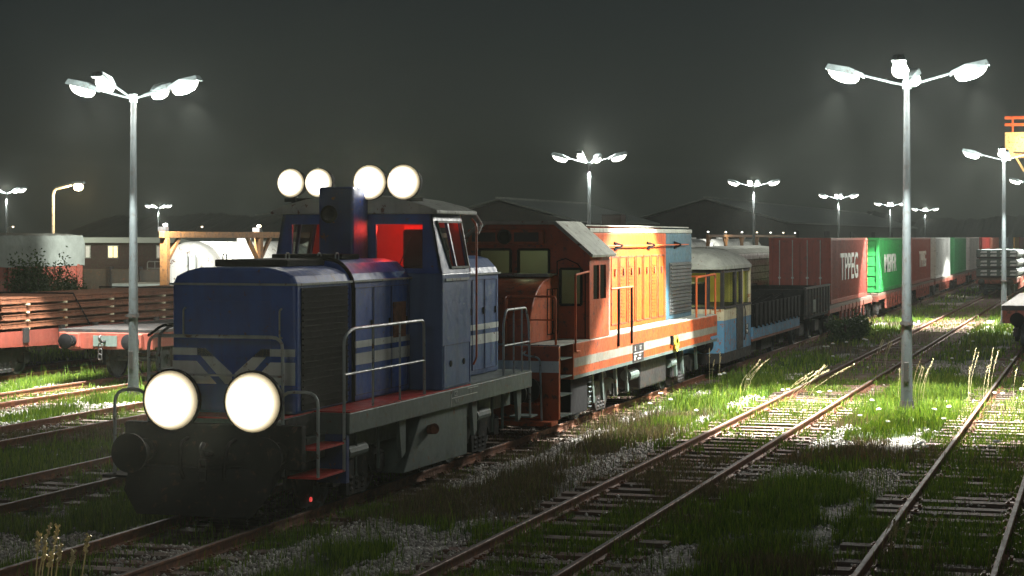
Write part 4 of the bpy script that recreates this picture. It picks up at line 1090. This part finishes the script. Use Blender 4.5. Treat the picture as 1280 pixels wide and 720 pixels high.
# ================================================================== LEFT: WAGONS, TANKS, GANTRY
def empty_flat():
    x = TR['E']; y0, ln = 45.1, 14.5
    t = thing('flat_wagon', (x, y0, RT), 'empty salmon red flat wagon with buffers, at the left', 'wagon')
    y1 = y0+ln
    MB().box(x-1.4,x+1.4,y0+.02,y1,1.48,1.56).build('deck', M['darksteel'], t)
    MB().box(x-1.38,x+1.38,y0,y0+.14,1.04,1.48).box(x-1.38,x+1.38,y1-.14,y1,1.04,1.48).split('end_beam', M['salmon'], t, bevel=.02)
    for s in (-1,1): MB().box(x+s*1.3-.04,x+s*1.3+.04,y0+.14,y1-.14,1.1,1.48).build('side_sill', M['salmon'], t)
    MB().box(x-.35,x+.35,y0-.02,y0,1.12,1.4).build('coupling_plate', M['frame_grey'], t)
    hook(t, x, y0, 1.25, -1)
    for s in (-.92,.92):
        MB().box(x+s-.2,x+s+.2,y0-.14,y0,1.08,1.46).build('buffer_housing', M['salmon'], t, bevel=.03)
        buffer(t, x+s, y0-.12, 1.26, -1, 'blackmatt', .35, .2); buffer(t, x+s, y1, 1.26, 1, 'darksteel', .4, .2)
    wheelset(t, x, y0+2.0, .5); wheelset(t, x, y1-2.0, .5)
    mb = MB()
    for yy in (y0+2,y1-2):
        for s in (-1,1): mb.box(x+s*1.08-.06,x+s*1.08+.06,yy-.3,yy+.3,.5,1.04)
    mb.split('axle_box', M['darksteel'], t)
    mb = MB().tube([(x+.6,y0+.3,1.0),(x+.55,y0+1.0,.35)],.02,6).tube([(x-.7,y0+.3,1.0),(x-.75,y0+.8,.35)],.02,6); mb.split('brake_hose', M['blackmatt'], t)
    return t
empty_flat()
def rail_wagon():
    x = TR['F']; y0, ln = 43.6, 17.0; y1 = y0+ln
    t = thing('flat_wagon', (x, y0, RT), 'dull red bogie wagon carrying the stack of rusty rails', 'wagon')
    MB().box(x-1.4,x+1.4,y0,y1,1.28,1.42).build('deck', M['salmon'], t)
    for s in (-1,1):
        MB().prism([(y0,1.28),(y1,1.28),(y1,1.05),(y1-4.5,.95),(y1-5.5,.72),(y0+5.5,.72),(y0+4.5,.95),(y0,1.05)],'x',x+s*1.36-.04,x+s*1.36+.04).build('side_sill', M['salmon'], t)
        mb = MB()
        for i in range(9): mb.box(x+s*1.42-.04,x+s*1.42+.04,y0+.8+i*1.9,y0+1.05+i*1.9,1.1,1.5)
        mb.split('stake_pocket', M['darksteel'], t)
    bogie(t, x, y0+2.4, 2.0); bogie(t, x, y1-2.4, 2.0)
    for s in (-.9,.9): buffer(t, x+s, y0, 1.06, -1, 'darksteel')
    # load: layers of rails with spacers
    ld = thing('rail_stack', (x, y0+.2, 1.44), 'strapped stack of rusty orange rails lying on the wagon at the left', 'rail stack')
    yA, yB = 45.4, 60.0
    k = 0
    for lay in range(4):
        z = 1.5+lay*.225
        sp = MB()
        for yy in (46.6,48.6,51.3,54.6,58.2): sp.box(x-1.3,x+1.42,yy-.05,yy+.05,z-.05,z)
        sp.split('spacer', M['cream'], ld)
        for i in range(12):
            xx = x-1.25+i*.232; j = random.uniform(-.12,.12); mb = MB()
            pf = [(-.07,0),(.07,0),(.07,.02),(.015,.04),(.015,.11),(.035,.125),(.035,.155),(-.035,.155),(-.035,.125),(-.015,.11),(-.015,.04),(-.07,.02)]
            mb.prism([(xx+a,z+b_) for a,b_ in pf],'y',yA+j,yB+j).build('rail', M['rust_load'], ld)
    for yy in (49.0,55.5):
        MB().tube([(x+1.42,yy+.9,1.46),(x+1.4,yy,2.38),(x-1.4,yy,2.38),(x-1.42,yy+.9,1.46)],.025,5).build('strap', M['blackmatt'], ld)
rail_wagon()

# amber gantry rows with floodlights
def gantry(y0, n, label):
    x = -37.4; t = thing('timber_gantry', (x, y0, 0), label, 'gantry', 'amber gantries above the tank wagons')
    y1 = y0+9.3*(n-1)
    MB().box(x-.12,x+.12,y0-.3,y1+.3,3.95,4.22).split('top_beam', M['timber'], t, bevel=.02)
    for i in range(n):
        yy = y0+9.3*i
        MB().box(x-.16,x+.16,yy-.16,yy+.16,0,3.95).build('post', M['timber'], t, bevel=.02)
        if i < n-1: MB().bar((x,yy+.1,2.9),(x,yy+1.3,4.0),.14,.16).build('brace', M['timber'], t)
        if i > 0: MB().bar((x,yy-.1,2.9),(x,yy-1.3,4.0),.14,.16).build('brace', M['timber'], t)
        hd = MB().box(x-.25,x+.1,yy-.15,yy+.15,4.23,4.42).build('floodlight', M['darksteel'], t)
        MB().lathe([(.09,-.05),(.1,.0),(.07,.05)],(x+.02,yy,4.5),'z',10).build('lens', M['lens_sodium'] if i % 2 else M['lens'], hd)
    return t
gantry(72.2, 5, 'amber post and beam gantry in front of the white tank beside the blue locomotive')
gantry(187, 7, 'distant amber gantry with small lights, left of the first red container')
spot('gantry_flood', (-37.8,80,5.4), (-40.2,88,2.4), 4000, 120, .5, WHITE)
spot('gantry_flood', (-36.6,71,5.6), (-40,82,2.4), 6500, 130, .5, WHITE)
spot('gantry_flood', (-35.5,195,6.5), (-40,205,2.4), 2600, 140, .5, WHITE)
def tank_wagon(y0, label, ln=12.5):
    x = TR['T']; y1 = y0+ln
    t = thing('tank_wagon', (x, y0, RT), label, 'tank wagon', 'white tank wagons under the gantry')
    r = 1.38; zc = 2.4
    pr = [(.05,0),(.7,.04),(1.15,.14),(1.32,.28),(r,.5),(r,ln-.8),(1.28,ln-.45),(1.05,ln-.22),(.6,ln-.05),(.05,ln)]
    MB().lathe(pr,(x,y0,zc),'y',36).build('tank', M['tank'], t, smooth=True)
    MB().cyl((x,y0+ln/2,zc+r-.1),(x,y0+ln/2,zc+r+.15),.35,n=16).build('manhole', M['tank'], t)
    MB().box(x-1.2,x+1.2,y0-.4,y1+.4,.9,1.15).build('frame', M['darksteel'], t)
    mb = MB()
    for yy in (y0+1.6,y1-1.6): mb.box(x-1.1,x+1.1,yy-.2,yy+.2,1.15,1.6)
    mb.split('saddle', M['darksteel'], t)
    bogie(t, x, y0+1.8); bogie(t, x, y1-1.8)
    MB().tube([(x+.3,y0-.3,1.1),(x+.3,y0-.35,3.2),(x+.7,y0-.35,3.2),(x+.7,y0-.3,1.1)],.02,6).build('ladder', M['steel'], t)
    return t
tank_wagon(79.2, 'white tank wagon with rust blotches, floodlit behind the hood of the blue locomotive')
tank_wagon(93.6, 'white tank wagon following the rust blotched one, seen through the blue cab')
for i, yy in enumerate((186,200,214)): tank_wagon(yy, ['nearest of the distant white tank wagons behind the railcar','middle one of the distant white tank wagons behind the railcar','farthest of the distant white tank wagons, left of the red container'][i])
# slatted van on track D
def slat_van():
    x = TR['D']; y0, y1 = 77.5, 91
    t = thing('slatted_van', (x, y0, RT), 'whitewashed plank van between the railcar roof and the first red container', 'wagon')
    MB().box(x-1.36,x+1.36,y0,y1,1.0,3.3).build('body', M['darksteel'], t)
    mb = MB()
    for i in range(7):
        z = 1.3+i*.29; mb.box(x+1.36,x+1.4,y0+.05,y1-.05,z,z+.25); mb.box(x-1.34,x+1.34,y0-.04,y0,z,z+.25)
    mb.build('planks', M['whiteplank'], t)
    MB().prism([(x-1.42,3.3),(x+1.42,3.3),(x+1.0,3.5),(x,3.6),(x-1.0,3.5)],'y',y0-.1,y1+.1).build('roof', M['roof_grey'], t)
    wheelset(t, x, y0+2.2); wheelset(t, x, y1-2.2)
slat_van()
# tarpaulin wagon at far left
def tarp_wagon():
    x = TR['W']; y0, y1 = 60.0, 75.7
    t = thing('goods_wagon', (x, y0, RT), 'brown goods wagon with a grey tarpaulin cover at the far left behind the lamp', 'wagon')
    MB().box(x-1.35,x+1.35,y0,y1,.95,2.85).build('body', M['wagon_red'], t)
    mb = MB()
    for i in range(9): mb.box(x+1.35,x+1.43,y0+.3+i*1.85,y0+.5+i*1.85,.95,2.8)
    mb.split('side_rib', M['wagon_red'], t)
    n = 60; V = []; 
    cs_ = [(1.44,2.75),(1.43,3.2),(1.42,3.7),(1.3,4.05),(.7,4.12),(0,4.14),(-.7,4.12),(-1.42,3.9),(-1.44,2.75)]
    for i in range(n+1):
        yy = y0-.05+(y1-y0+.1)*i/n
        for a, z in cs_: V.append((x+a+random.uniform(-.02,.02), yy, z+random.uniform(-.025,.025)))
    k = len(cs_); mb = MB(); mb.add(V, [(i*k+j,i*k+j+1,(i+1)*k+j+1,(i+1)*k+j) for i in range(n) for j in range(k-1)]+[tuple(range(k))[::-1], tuple(n*k+j for j in range(k))])
    mb.build('tarpaulin', M['tarp'], t, smooth=True)
    bogie(t, x, y0+2.2); bogie(t, x, y1-2.2)
tarp_wagon()
# bush
def bush(x, y, rx, ry, h, label, n=9000):
    t = thing('bush', (x,y,0), label, 'bush')
    mb = MB()
    for i in range(14):
        a = random.uniform(0,6.28); q_ = random.uniform(.3,.8)
        mb.tube([(x,y,0),(x+math.cos(a)*rx*q_*.5,y+math.sin(a)*ry*q_*.5,h*.45),(x+math.cos(a)*rx*q_,y+math.sin(a)*ry*q_,h*.8)],.02,5)
    mb.build('stems', M['wood'], t)
    rs = np.random.RandomState(int(x*10)%1000)
    cen = rs.uniform(-1,1,(26,3))*np.array([rx*.75,ry*.7,h*.36])+np.array([x,y,h*.52])
    ci = rs.randint(0,26,n); p = cen[ci]+rs.normal(0,1,(n,3))*np.array([rx*.17,ry*.17,h*.13])
    p[:,2] = np.clip(p[:,2],.05,None)
    d1 = rs.normal(0,1,(n,3)); d1 /= np.linalg.norm(d1,axis=1)[:,None]; d2 = np.cross(d1, rs.normal(0,1,(n,3))); d2 /= np.linalg.norm(d2,axis=1)[:,None]
    s = .07; V = np.stack([p-d1*s,p+d2*s*.5,p+d1*s,p-d2*s*.5],1).reshape(-1,3)-np.array([x,y,0])
    me = np_mesh('foliage', V, np.arange(n*4), np.full(n,4)); me.materials.append(M['bush'])
    o = bpy.data.objects.new('foliage', me); COL.objects.link(o); o.parent = t
x, y = at(42, 74); bush(x, y, 1.1, 1.3, 3.0, 'dark shaggy bush in front of the goods wagon at the far left')
x, y = at(92, 78); bush(x, y, .8, 1.0, 2.2, 'smaller dark bush right of the pale street lamp pole', 5000)
x, y = at(1030, 72); bush(-9.2, 73.5, .7, 2.2, .9, 'low weedy shrub beside the first container wagon', 4000)

# buildings at left
def low_building():
    x, y = at(163, 160); 
    t = thing('office_building', (x,y,0), 'low dark building with one lit yellow window in the left distance', 'building')
    MB().box(x-6,x+6,y,y+14,0,3.5).build('wall', M['brick'], t)
    MB().prism([(x-6.4,3.5),(x+6.4,3.5),(x+4.5,3.95),(x-4.5,3.95)],'y',y-.4,y+14.4).build('roof', M['corr'], t)
    for a, mt in ((-1.6,'window_lit'),(2.9,'window_dim'),(-4.2,'window_dim')):
        f = MB().box(x+a-.5,x+a+.5,y-.05,y-.003,2.2,3.3).build('window_frame', M['concrete'], t)
        MB().box(x+a-.42,x+a-.03,y-.06,y-.052,2.28,3.2).box(x+a+.06,x+a+.42,y-.06,y-.052,2.28,3.2).build('pane', M[mt], f)
    return t
low_building()
x, y = at(150, 100)
t = thing('yard_wall', (x,y,0), 'dark panelled yard wall behind the stacked rails at the left', 'wall')
MB().box(x-4.2,x+4.6,y,y+.3,0,2.3).build('wall', M['darkwall'], t)
mb = MB()
for i in range(6): mb.box(x-4.2+i*1.72,x-4.0+i*1.72,y-.1,y+.32,0,2.45)
mb.split('wall_post', M['darksteel'], t)
x, y = at(175, 88)
t = thing('concrete_trough', (x,y,0), 'pale grey concrete trough beside the gantry foot', 'trough')
MB().box(x-1.35,x+1.3,y,y+3,0,1.4).build('trough_side', M['concrete'], t, bevel=.03)
MB().box(x-1.42,x+1.37,y-.06,y+3.06,1.4,1.85).build('trough_lid', M['tarp'], t, bevel=.03)
# white guard railing
x, y = at(192, 140)
t = thing('guard_railing', (x,y,0), 'small white tubular railing left of the amber post', 'railing')
MB().tube([(x-.5,y,0),(x-.5,y,2.2),(x+.7,y,2.2),(x+.7,y,0)],.04,6,.15).build('railing_frame', M['whitetext'], t)
MB().tube([(x-.5,y,1.7),(x+.7,y,1.7)],.05,6).tube([(x+.1,y,2.2),(x+.1,y,1.7)],.03,6).split('cross_rail', M['whitetext'], t)

# sheds
def shed(xr, y0, y1, hw, zr, ze, label, cap=True):
    t = thing('warehouse_shed', (xr,y0,0), label, 'warehouse', 'warehouse sheds behind the trains')
    MB().box(xr-hw+.5,xr+hw-.5,y0+.5,y1-.5,0,ze-.05).build('wall', M['darkwall'], t)
    MB().prism([(xr-hw+.5,ze-.05),(xr+hw-.5,ze-.05),(xr,zr-.3)],'y',y0+.5,y0+.8).build('gable', M['darkwall'], t)
    for s in (-1,1):
        MB().prism([(xr,zr),(xr+s*hw,ze),(xr+s*hw,ze+.2),(xr,zr+.2)],'y',y0,y1).build('roof', M['corr'], t)
    mb = MB()
    for i in range(5): mb.box(xr+hw-.5,xr+hw-.4,y0+8+i*(y1-y0)/6,y0+14+i*(y1-y0)/6,.2,ze-1.2)
    mb.split('loading_door', M['blackmatt'], t)
    MB().box(xr-.25,xr+.25,y0-.1,y1,zr+.15,zr+.4).build('ridge_cap', M['roof_grey'], t)
    return t
shed(-77, 243, 290, 11.5, 8.9, 5.9, 'dark gabled warehouse behind the orange locomotive cab')
shed(-60.7, 301, 520, 13.3, 10, 6.2, 'long dark gabled warehouse reaching to the right behind the containers')
x, y = at(764, 215)
MBo = MB().box(x-1.1,x+1.1,y,y+2.4,0,6.5).build('brick_stack', M['brick'], None); tag(MBo, 'square brick chimney block above the orange hood', 'chimney')
x, y = at(765, 230)

# ================================================================== RIGHT: silver bundles wagon, flat wagon, crane
flatcar(TR['B'], 128.5, 13.5, 'flat wagon under the silver bundles on the empty looking track', 'wagons at the right')
def bundles():
    x = TR['B']; y0 = 128.8
    proto = None; r_ = 0
    names = ['lowest','middle','topmost']
    for lay in range(3):
        for c_, yy in enumerate((y0, y0+4.3, y0+8.6)):
            t = thing('metal_bundle', (x, yy, 1.35+lay*.62), '%s bundle of silver ingots in the %s stack on the far wagon' % (names[lay], ['near','middle','rear'][c_]), 'metal bundle', 'silver ingot bundles on the far wagon')
            z = 1.35+lay*.62
            MB().box(x-1.25,x+1.25,yy,yy+4.0,z,z+.1).build('pallet', M['darksteel'], t)
            MB().box(x-1.28,x+1.28,yy+.03,yy+3.97,z+.1,z+.56).build('crate', M['frame_grey'], t)
            mb = MB()
            for i in range(4):
                xx = x-1.02+i*.62
                for zz in (z+.13,z+.36): mb.prism([(xx,zz),(xx+.42,zz),(xx+.42,zz+.13),(xx+.05,zz+.11)],'y',yy-.03,yy+.03)
            mb.build('ingot_ends', M['silver'], t)
            mb = MB()
            for i in range(6): mb.lathe([(.16,0),(.2,.03),(.12,.08)],(x+1.28,yy+.35+i*.65,z+.33),'x',10)
            mb.build('coil_ends', M['silver'], t)
bundles()
tk = thing('tank_wagon', (-1.6,150,RT), 'grey tank wagon end behind the silver bundles at the right edge', 'tank wagon')
MB().lathe([(.05,0),(.8,.1),(1.2,.35),(1.35,.8),(1.35,10.5),(1.0,11.2),(.05,11.4)],(TR['C'],150,2.35),'y',28).build('tank', M['tarp'], tk, smooth=True)
MB().box(TR['C']-1.2,TR['C']+1.2,149.6,161.6,.85,1.1).build('frame', M['darksteel'], tk); bogie(tk, TR['C'], 152); bogie(tk, TR['C'], 159.5)
def right_flat():
    x = TR['C']; y0 = 68.6; ln = 15
    t = thing('flat_wagon', (x, y0, RT), 'dark red wagon with a black deck cut off by the right picture edge', 'wagon', 'wagons at the right')
    MB().box(x-1.45,x+1.45,y0,y0+ln,1.45,1.62).build('deck', M['darksteel'], t)
    MB().box(x-1.42,x+1.42,y0,y0+.15,1.0,1.45).split('end_beam', M['wagon_red'], t, bevel=.02)
    for s in (-1,1): MB().box(x+s*1.36-.05,x+s*1.36+.05,y0+.15,y0+ln,1.05,1.45).build('side_sill', M['wagon_red'], t)
    for s in (-.9,.9): buffer(t, x+s, y0, 1.15, -1, 'blackmatt', .5)
    bogie(t, x, y0+2.0); bogie(t, x, y0+ln-2)
    MB().tube([(x-.25,y0-.1,1.1),(x-.25,y0-.3,.5)],.04,6).split('brake_hose', M['rail_pipe'], t)
    hook(t, x, y0, 1.2, -1)
right_flat()
def crane():
    x, y = at(1256, 112)
    t = thing('gantry_crane', (x+12,y,0), 'cream and orange gantry crane whose girder end shows at the upper right', 'crane')
    MB().box(x,x+24,y,y+1.4,8.6,10.1).build('girder', M['cream'], t, bevel=.03)
    for z in (10.45,10.85):
        MB().box(x,x+24,y-.1,y,z,z+.16).build('top_rail', M['oranger'], t)
    mb = MB()
    for i in range(7): mb.box(x+.4+i*3.8,x+.5+i*3.8,y-.1,y,10.1,10.45)
    for i in range(7): mb.box(x+.4+i*3.8,x+.5+i*3.8,y-.1,y,10.61,10.85)
    mb.split('railing_post', M['oranger'], t)
    mb = MB()
    for xx in (x+10,x+22):
        mb.bar((xx,y+.7,0),(xx,y+.7,8.6),.7,.7)
    mb.split('leg', M['oranger'], t)
    MB().bar((x+.6,y-.2,9.0),(x+8,y-.2,8.5),.08,.08).bar((x+.6,y-.2,8.7),(x+1.1,y-.2,7.8),.12,.12).bar((x+1.1,y-.2,7.8),(x+8,y-.2,7.8),.1,.1).build('cable_tray', M['cream'], t)
    l = MB().lathe([(.14,0),(.16,.08),(.05,.16)],(x+.2,y-.25,8.45),'z',10).build('floodlight', M['lens_sodium'], t)
    point('crane_glow', (x+1.2,y-1.5,9.5), 500, (1,.62,.25), t)
crane()

# far hill
mb = MB(); n = 500; V = []
for i in range(n+1):
    a = -520+i*(760/n); hh = -3+random.uniform(0,1.2)+2*float(vnoise(np.array([a]),np.array([5.0]),5,33)[0])+ 9+7*float(vnoise(np.array([a]),np.array([3.0]),60,31)[0])+6*float(vnoise(np.array([a]),np.array([9.0]),14,32)[0])+0
    V += [(a,860,-.5),(a,930,hh),(a,1080,-.5)]
mb.add(V, [(i*3+j,i*3+3+j,i*3+4+j,i*3+1+j) for i in range(n) for j in range(2)])
hl = mb.build('hills', M['darkwall'], None, smooth=False); tag(hl, 'dark wooded hill on the horizon', None, kind='structure')

# ================================================================== flowers and straw
def flower_proto():
    t = thing('white_flower', (0,0,0), 'white meadow flower', 'flower', 'white flowers in the grass')
    MB().tube([(0,0,0),(.01,0,.15),(.0,.01,.3)],.004,4).build('stem', M['grass'], t)
    mb = MB()
    for i in range(9):
        a = 2*math.pi*i/9; ca, sa = math.cos(a), math.sin(a)
        mb.add([(0,0,.3),(ca*.03-sa*.014,sa*.03+ca*.014,.31),(ca*.058,sa*.058,.325),(ca*.03+sa*.014,sa*.03-ca*.014,.31)],[(0,1,2,3)])
    mb.lathe([(.042,.29),(.05,.3),(.03,.33),(.01,.335)],(0,0,0),'z',9)
    mb.build('petals', M['petal'], t); MB().lathe([(.016,.334),(.01,.345)],(0,0,0),'z',8).build('flower_centre', M['yellow'], t)
    return t
fp = flower_proto()
fl = [(1237,572,1.25),(1246,570,1.5),(978,493,1.0),(985,492,1.0),(1037,496,1.1),(1024,497,1.1),(1030,437,1.2),(1035,437,1.2),(1041,435,1.4),(1058,432,1.3),(1080,430,1.5),(1083,429,1.3),(1041,449,1.1),(1111,422,1.2),
      (918,424,1.2),(1012,424,1.2),(900,477,1.4),(890,470,1.4),(905,473,1.2),(1152,563,1.0),(1146,572,.9),(1158,566,.9),(1253,500,1.2),(1278,497,1.4),(1243,498,1.1),(1210,443,1.2),(1222,447,1.1),(1216,430,1.2),(1190,452,1.1),
      (826,500,1.2),(812,512,1.1),(838,507,1.1),(935,480,1.1),(1098,520,1.1),(1090,508,1.1),(1168,520,1.1),(1180,531,1.0),(1186,518,1.2),(1110,535,1.0),(1060,560,.9),(1140,598,.8),(780,566,.8),(1265,455,1.2),(870,520,1.0),(1005,520,1.0),(1075,527,1.0)]
used = False
def gpix(px, py): 
    zc = CAMZ*F/(py-HZ); return at(px, zc)
for i, (px, py, s) in enumerate(fl):
    x, y = gpix(px, py+6); lab = 'white meadow flower low in the trackside grass'
    if not used: o = fp; o.location = (x,y,0); used = True; o['label'] = lab
    else: o = copy_tree(fp, (x,y,0), lab)
    o.scale = (s,s,s*.75); o.rotation_euler.z = random.uniform(0,6)
def straw(px, py, hgt, n, lean, label, spread=.35, zf=None, th=1.0):
    x, y = gpix(px, py) if zf is None else at(px, zf)
    t = thing('straw_tuft', (x,y,0), label, 'dry grass', 'tufts of pale dry straw')
    for i in range(n):
        a = random.uniform(-1,1); dx = random.uniform(-spread,spread); h = hgt*random.uniform(.65,1)
        bx, by = x+dx*C_, y+dx*S_+random.uniform(-.2,.2)
        l = lean*random.uniform(.6,1.3)+random.uniform(-.06,.06)
        mb = MB().tube([(bx,by,-.02),(bx+l*.25*h,by,h*.5),(bx+l*h*.75,by,h*.88),(bx+l*h,by,h)],.0042*th,5)
        st = mb.build('stalk', M['straw'], t)
        mb = MB()
        for k in range(16):
            q_ = .78+.24*k/16; z = h*q_; ox = l*h*(q_**1.6)
            a = random.uniform(0,6.3); r = .016*th
            mb.cyl((bx+ox,by,z),(bx+ox+math.cos(a)*r,by+math.sin(a)*r,z+.03),.004*th,.008*th,4)
        mb.build('seed_head', M['straw'], t)
straw(68, 0, .95, 8, .12, 'bright straw stalks standing at the lower left corner beside the rail', .28, zf=20.3, th=1.8)
straw(985, 515, 1.1, 8, .85, 'leaning dry stalks beside the rail right of the railcar', .4)
straw(925, 492, .9, 5, .6, 'leaning dry stalks in front of the railcar', .4)
straw(1123, 507, 1.0, 5, .1, 'upright straw stalks left of the near lamp mast', .2)
straw(1153, 508, 1.15, 6, .18, 'upright straw stalks right of the near lamp mast', .35)
straw(1222, 503, 1.3, 7, .12, 'tall straw stalks against the right hand rail', .35)
straw(1272, 506, 1.0, 4, .2, 'straw stalks at the right picture edge', .25)
straw(1104, 460, .9, 5, .2, 'straw stalks in the dark grass between two rails', .3)
straw(892, 482, 1.0, 4, .05, 'short pale stalks at the corner of the orange locomotive', .2)
straw(1130, 700, .55, 9, .2, 'thin dry stalks over the rail at the bottom right', .4)

# ================================================================== haze, world, sun, camera
hz = MB().box(-530,275,-70,1110,-1.5,44).build('haze', [], None) if False else None
me = bpy.data.meshes.new('haze'); mb = MB().box(-530,275,-70,1110,-1.5,44)
me.from_pydata(mb.v, [], mb.f); hz = bpy.data.objects.new('haze', me); COL.objects.link(hz); tag(hz, 'thin night haze over the yard', 'haze', kind='stuff')
hm = bpy.data.materials.new('haze'); hm.use_nodes = True; nt = hm.node_tree; nt.nodes.clear()
out = nt.nodes.new('ShaderNodeOutputMaterial'); pv = nt.nodes.new('ShaderNodeVolumePrincipled')
pv.inputs['Color'].default_value = (.82,.9,.84,1); pv.inputs['Density'].default_value = .0003; pv.inputs['Anisotropy'].default_value = .7
nt.links.new(pv.outputs[0], out.inputs['Volume']); me.materials.append(hm)

w = bpy.data.worlds.new('World'); scene.world = w; w.use_nodes = True; nt = w.node_tree; nt.nodes.clear()
out = nt.nodes.new('ShaderNodeOutputWorld')
sky = nt.nodes.new('ShaderNodeTexSky'); sky.sky_type = 'NISHITA'; sky.sun_disc = False; sky.sun_elevation = R(24); sky.sun_rotation = R(120)
bg1 = nt.nodes.new('ShaderNodeBackground'); nt.links.new(sky.outputs[0], bg1.inputs[0]); bg1.inputs[1].default_value = .0012
tc = nt.nodes.new('ShaderNodeTexCoord'); sp = nt.nodes.new('ShaderNodeSeparateXYZ'); nt.links.new(tc.outputs['Generated'], sp.inputs[0])
nz = nt.nodes.new('ShaderNodeTexNoise'); nz.inputs['Scale'].default_value = 3; nz.inputs['Detail'].default_value = 4
mp = nt.nodes.new('ShaderNodeMapping'); mp.inputs['Scale'].default_value = (1,1,5); nt.links.new(tc.outputs['Generated'], mp.inputs[0]); nt.links.new(mp.outputs[0], nz.inputs['Vector'])
add = nt.nodes.new('ShaderNodeMath'); add.operation = 'MULTIPLY_ADD'; nt.links.new(nz.outputs['Fac'], add.inputs[0]); add.inputs[1].default_value = .06; nt.links.new(sp.outputs['Z'], add.inputs[2])
colr = ramp(nt, add.outputs[0], [(.0,(.020,.026,.022)),(.08,(.016,.021,.018)),(.2,(.008,.012,.0145)),(.6,(.005,.008,.014))])
bg2 = nt.nodes.new('ShaderNodeBackground'); nt.links.new(colr, bg2.inputs[0]); bg2.inputs[1].default_value = .62
ads = nt.nodes.new('ShaderNodeAddShader'); nt.links.new(bg1.outputs[0], ads.inputs[0]); nt.links.new(bg2.outputs[0], ads.inputs[1]); nt.links.new(ads.outputs[0], out.inputs[0])

sl = bpy.data.lights.new('moon', 'SUN'); sl.energy = .16; sl.angle = R(6); sl.color = (.9,1,.93)
so = bpy.data.objects.new('moon', sl); COL.objects.link(so)
so.rotation_euler = Vector((-.75,-.45,-.75)).to_track_quat('-Z','Y').to_euler()

cam = bpy.data.cameras.new('camera'); co = bpy.data.objects.new('camera', cam); COL.objects.link(co); scene.camera = co
cam.sensor_width = 36; cam.lens = F/1280*36; cam.shift_x = 0; cam.shift_y = -(360-HZ)/1280.0
cam.clip_start = .5; cam.clip_end = 3000
co.location = (0,0,CAMZ); co.rotation_euler = (R(90),0,TH)

scene.view_settings.view_transform = 'Standard'; scene.view_settings.look = 'None'; scene.view_settings.exposure = 0; scene.view_settings.gamma = 1
cy = scene.cycles
cy.max_bounces = 6; cy.diffuse_bounces = 2; cy.glossy_bounces = 3; cy.transmission_bounces = 4; cy.transparent_max_bounces = 12; cy.volume_bounces = 0
cy.sample_clamp_indirect = 3; cy.use_denoising = True; cy.use_light_tree = True; cy.caustics_reflective = False; cy.caustics_refractive = False
try: cy.denoiser = 'OPENIMAGEDENOISE'
except Exception: pass
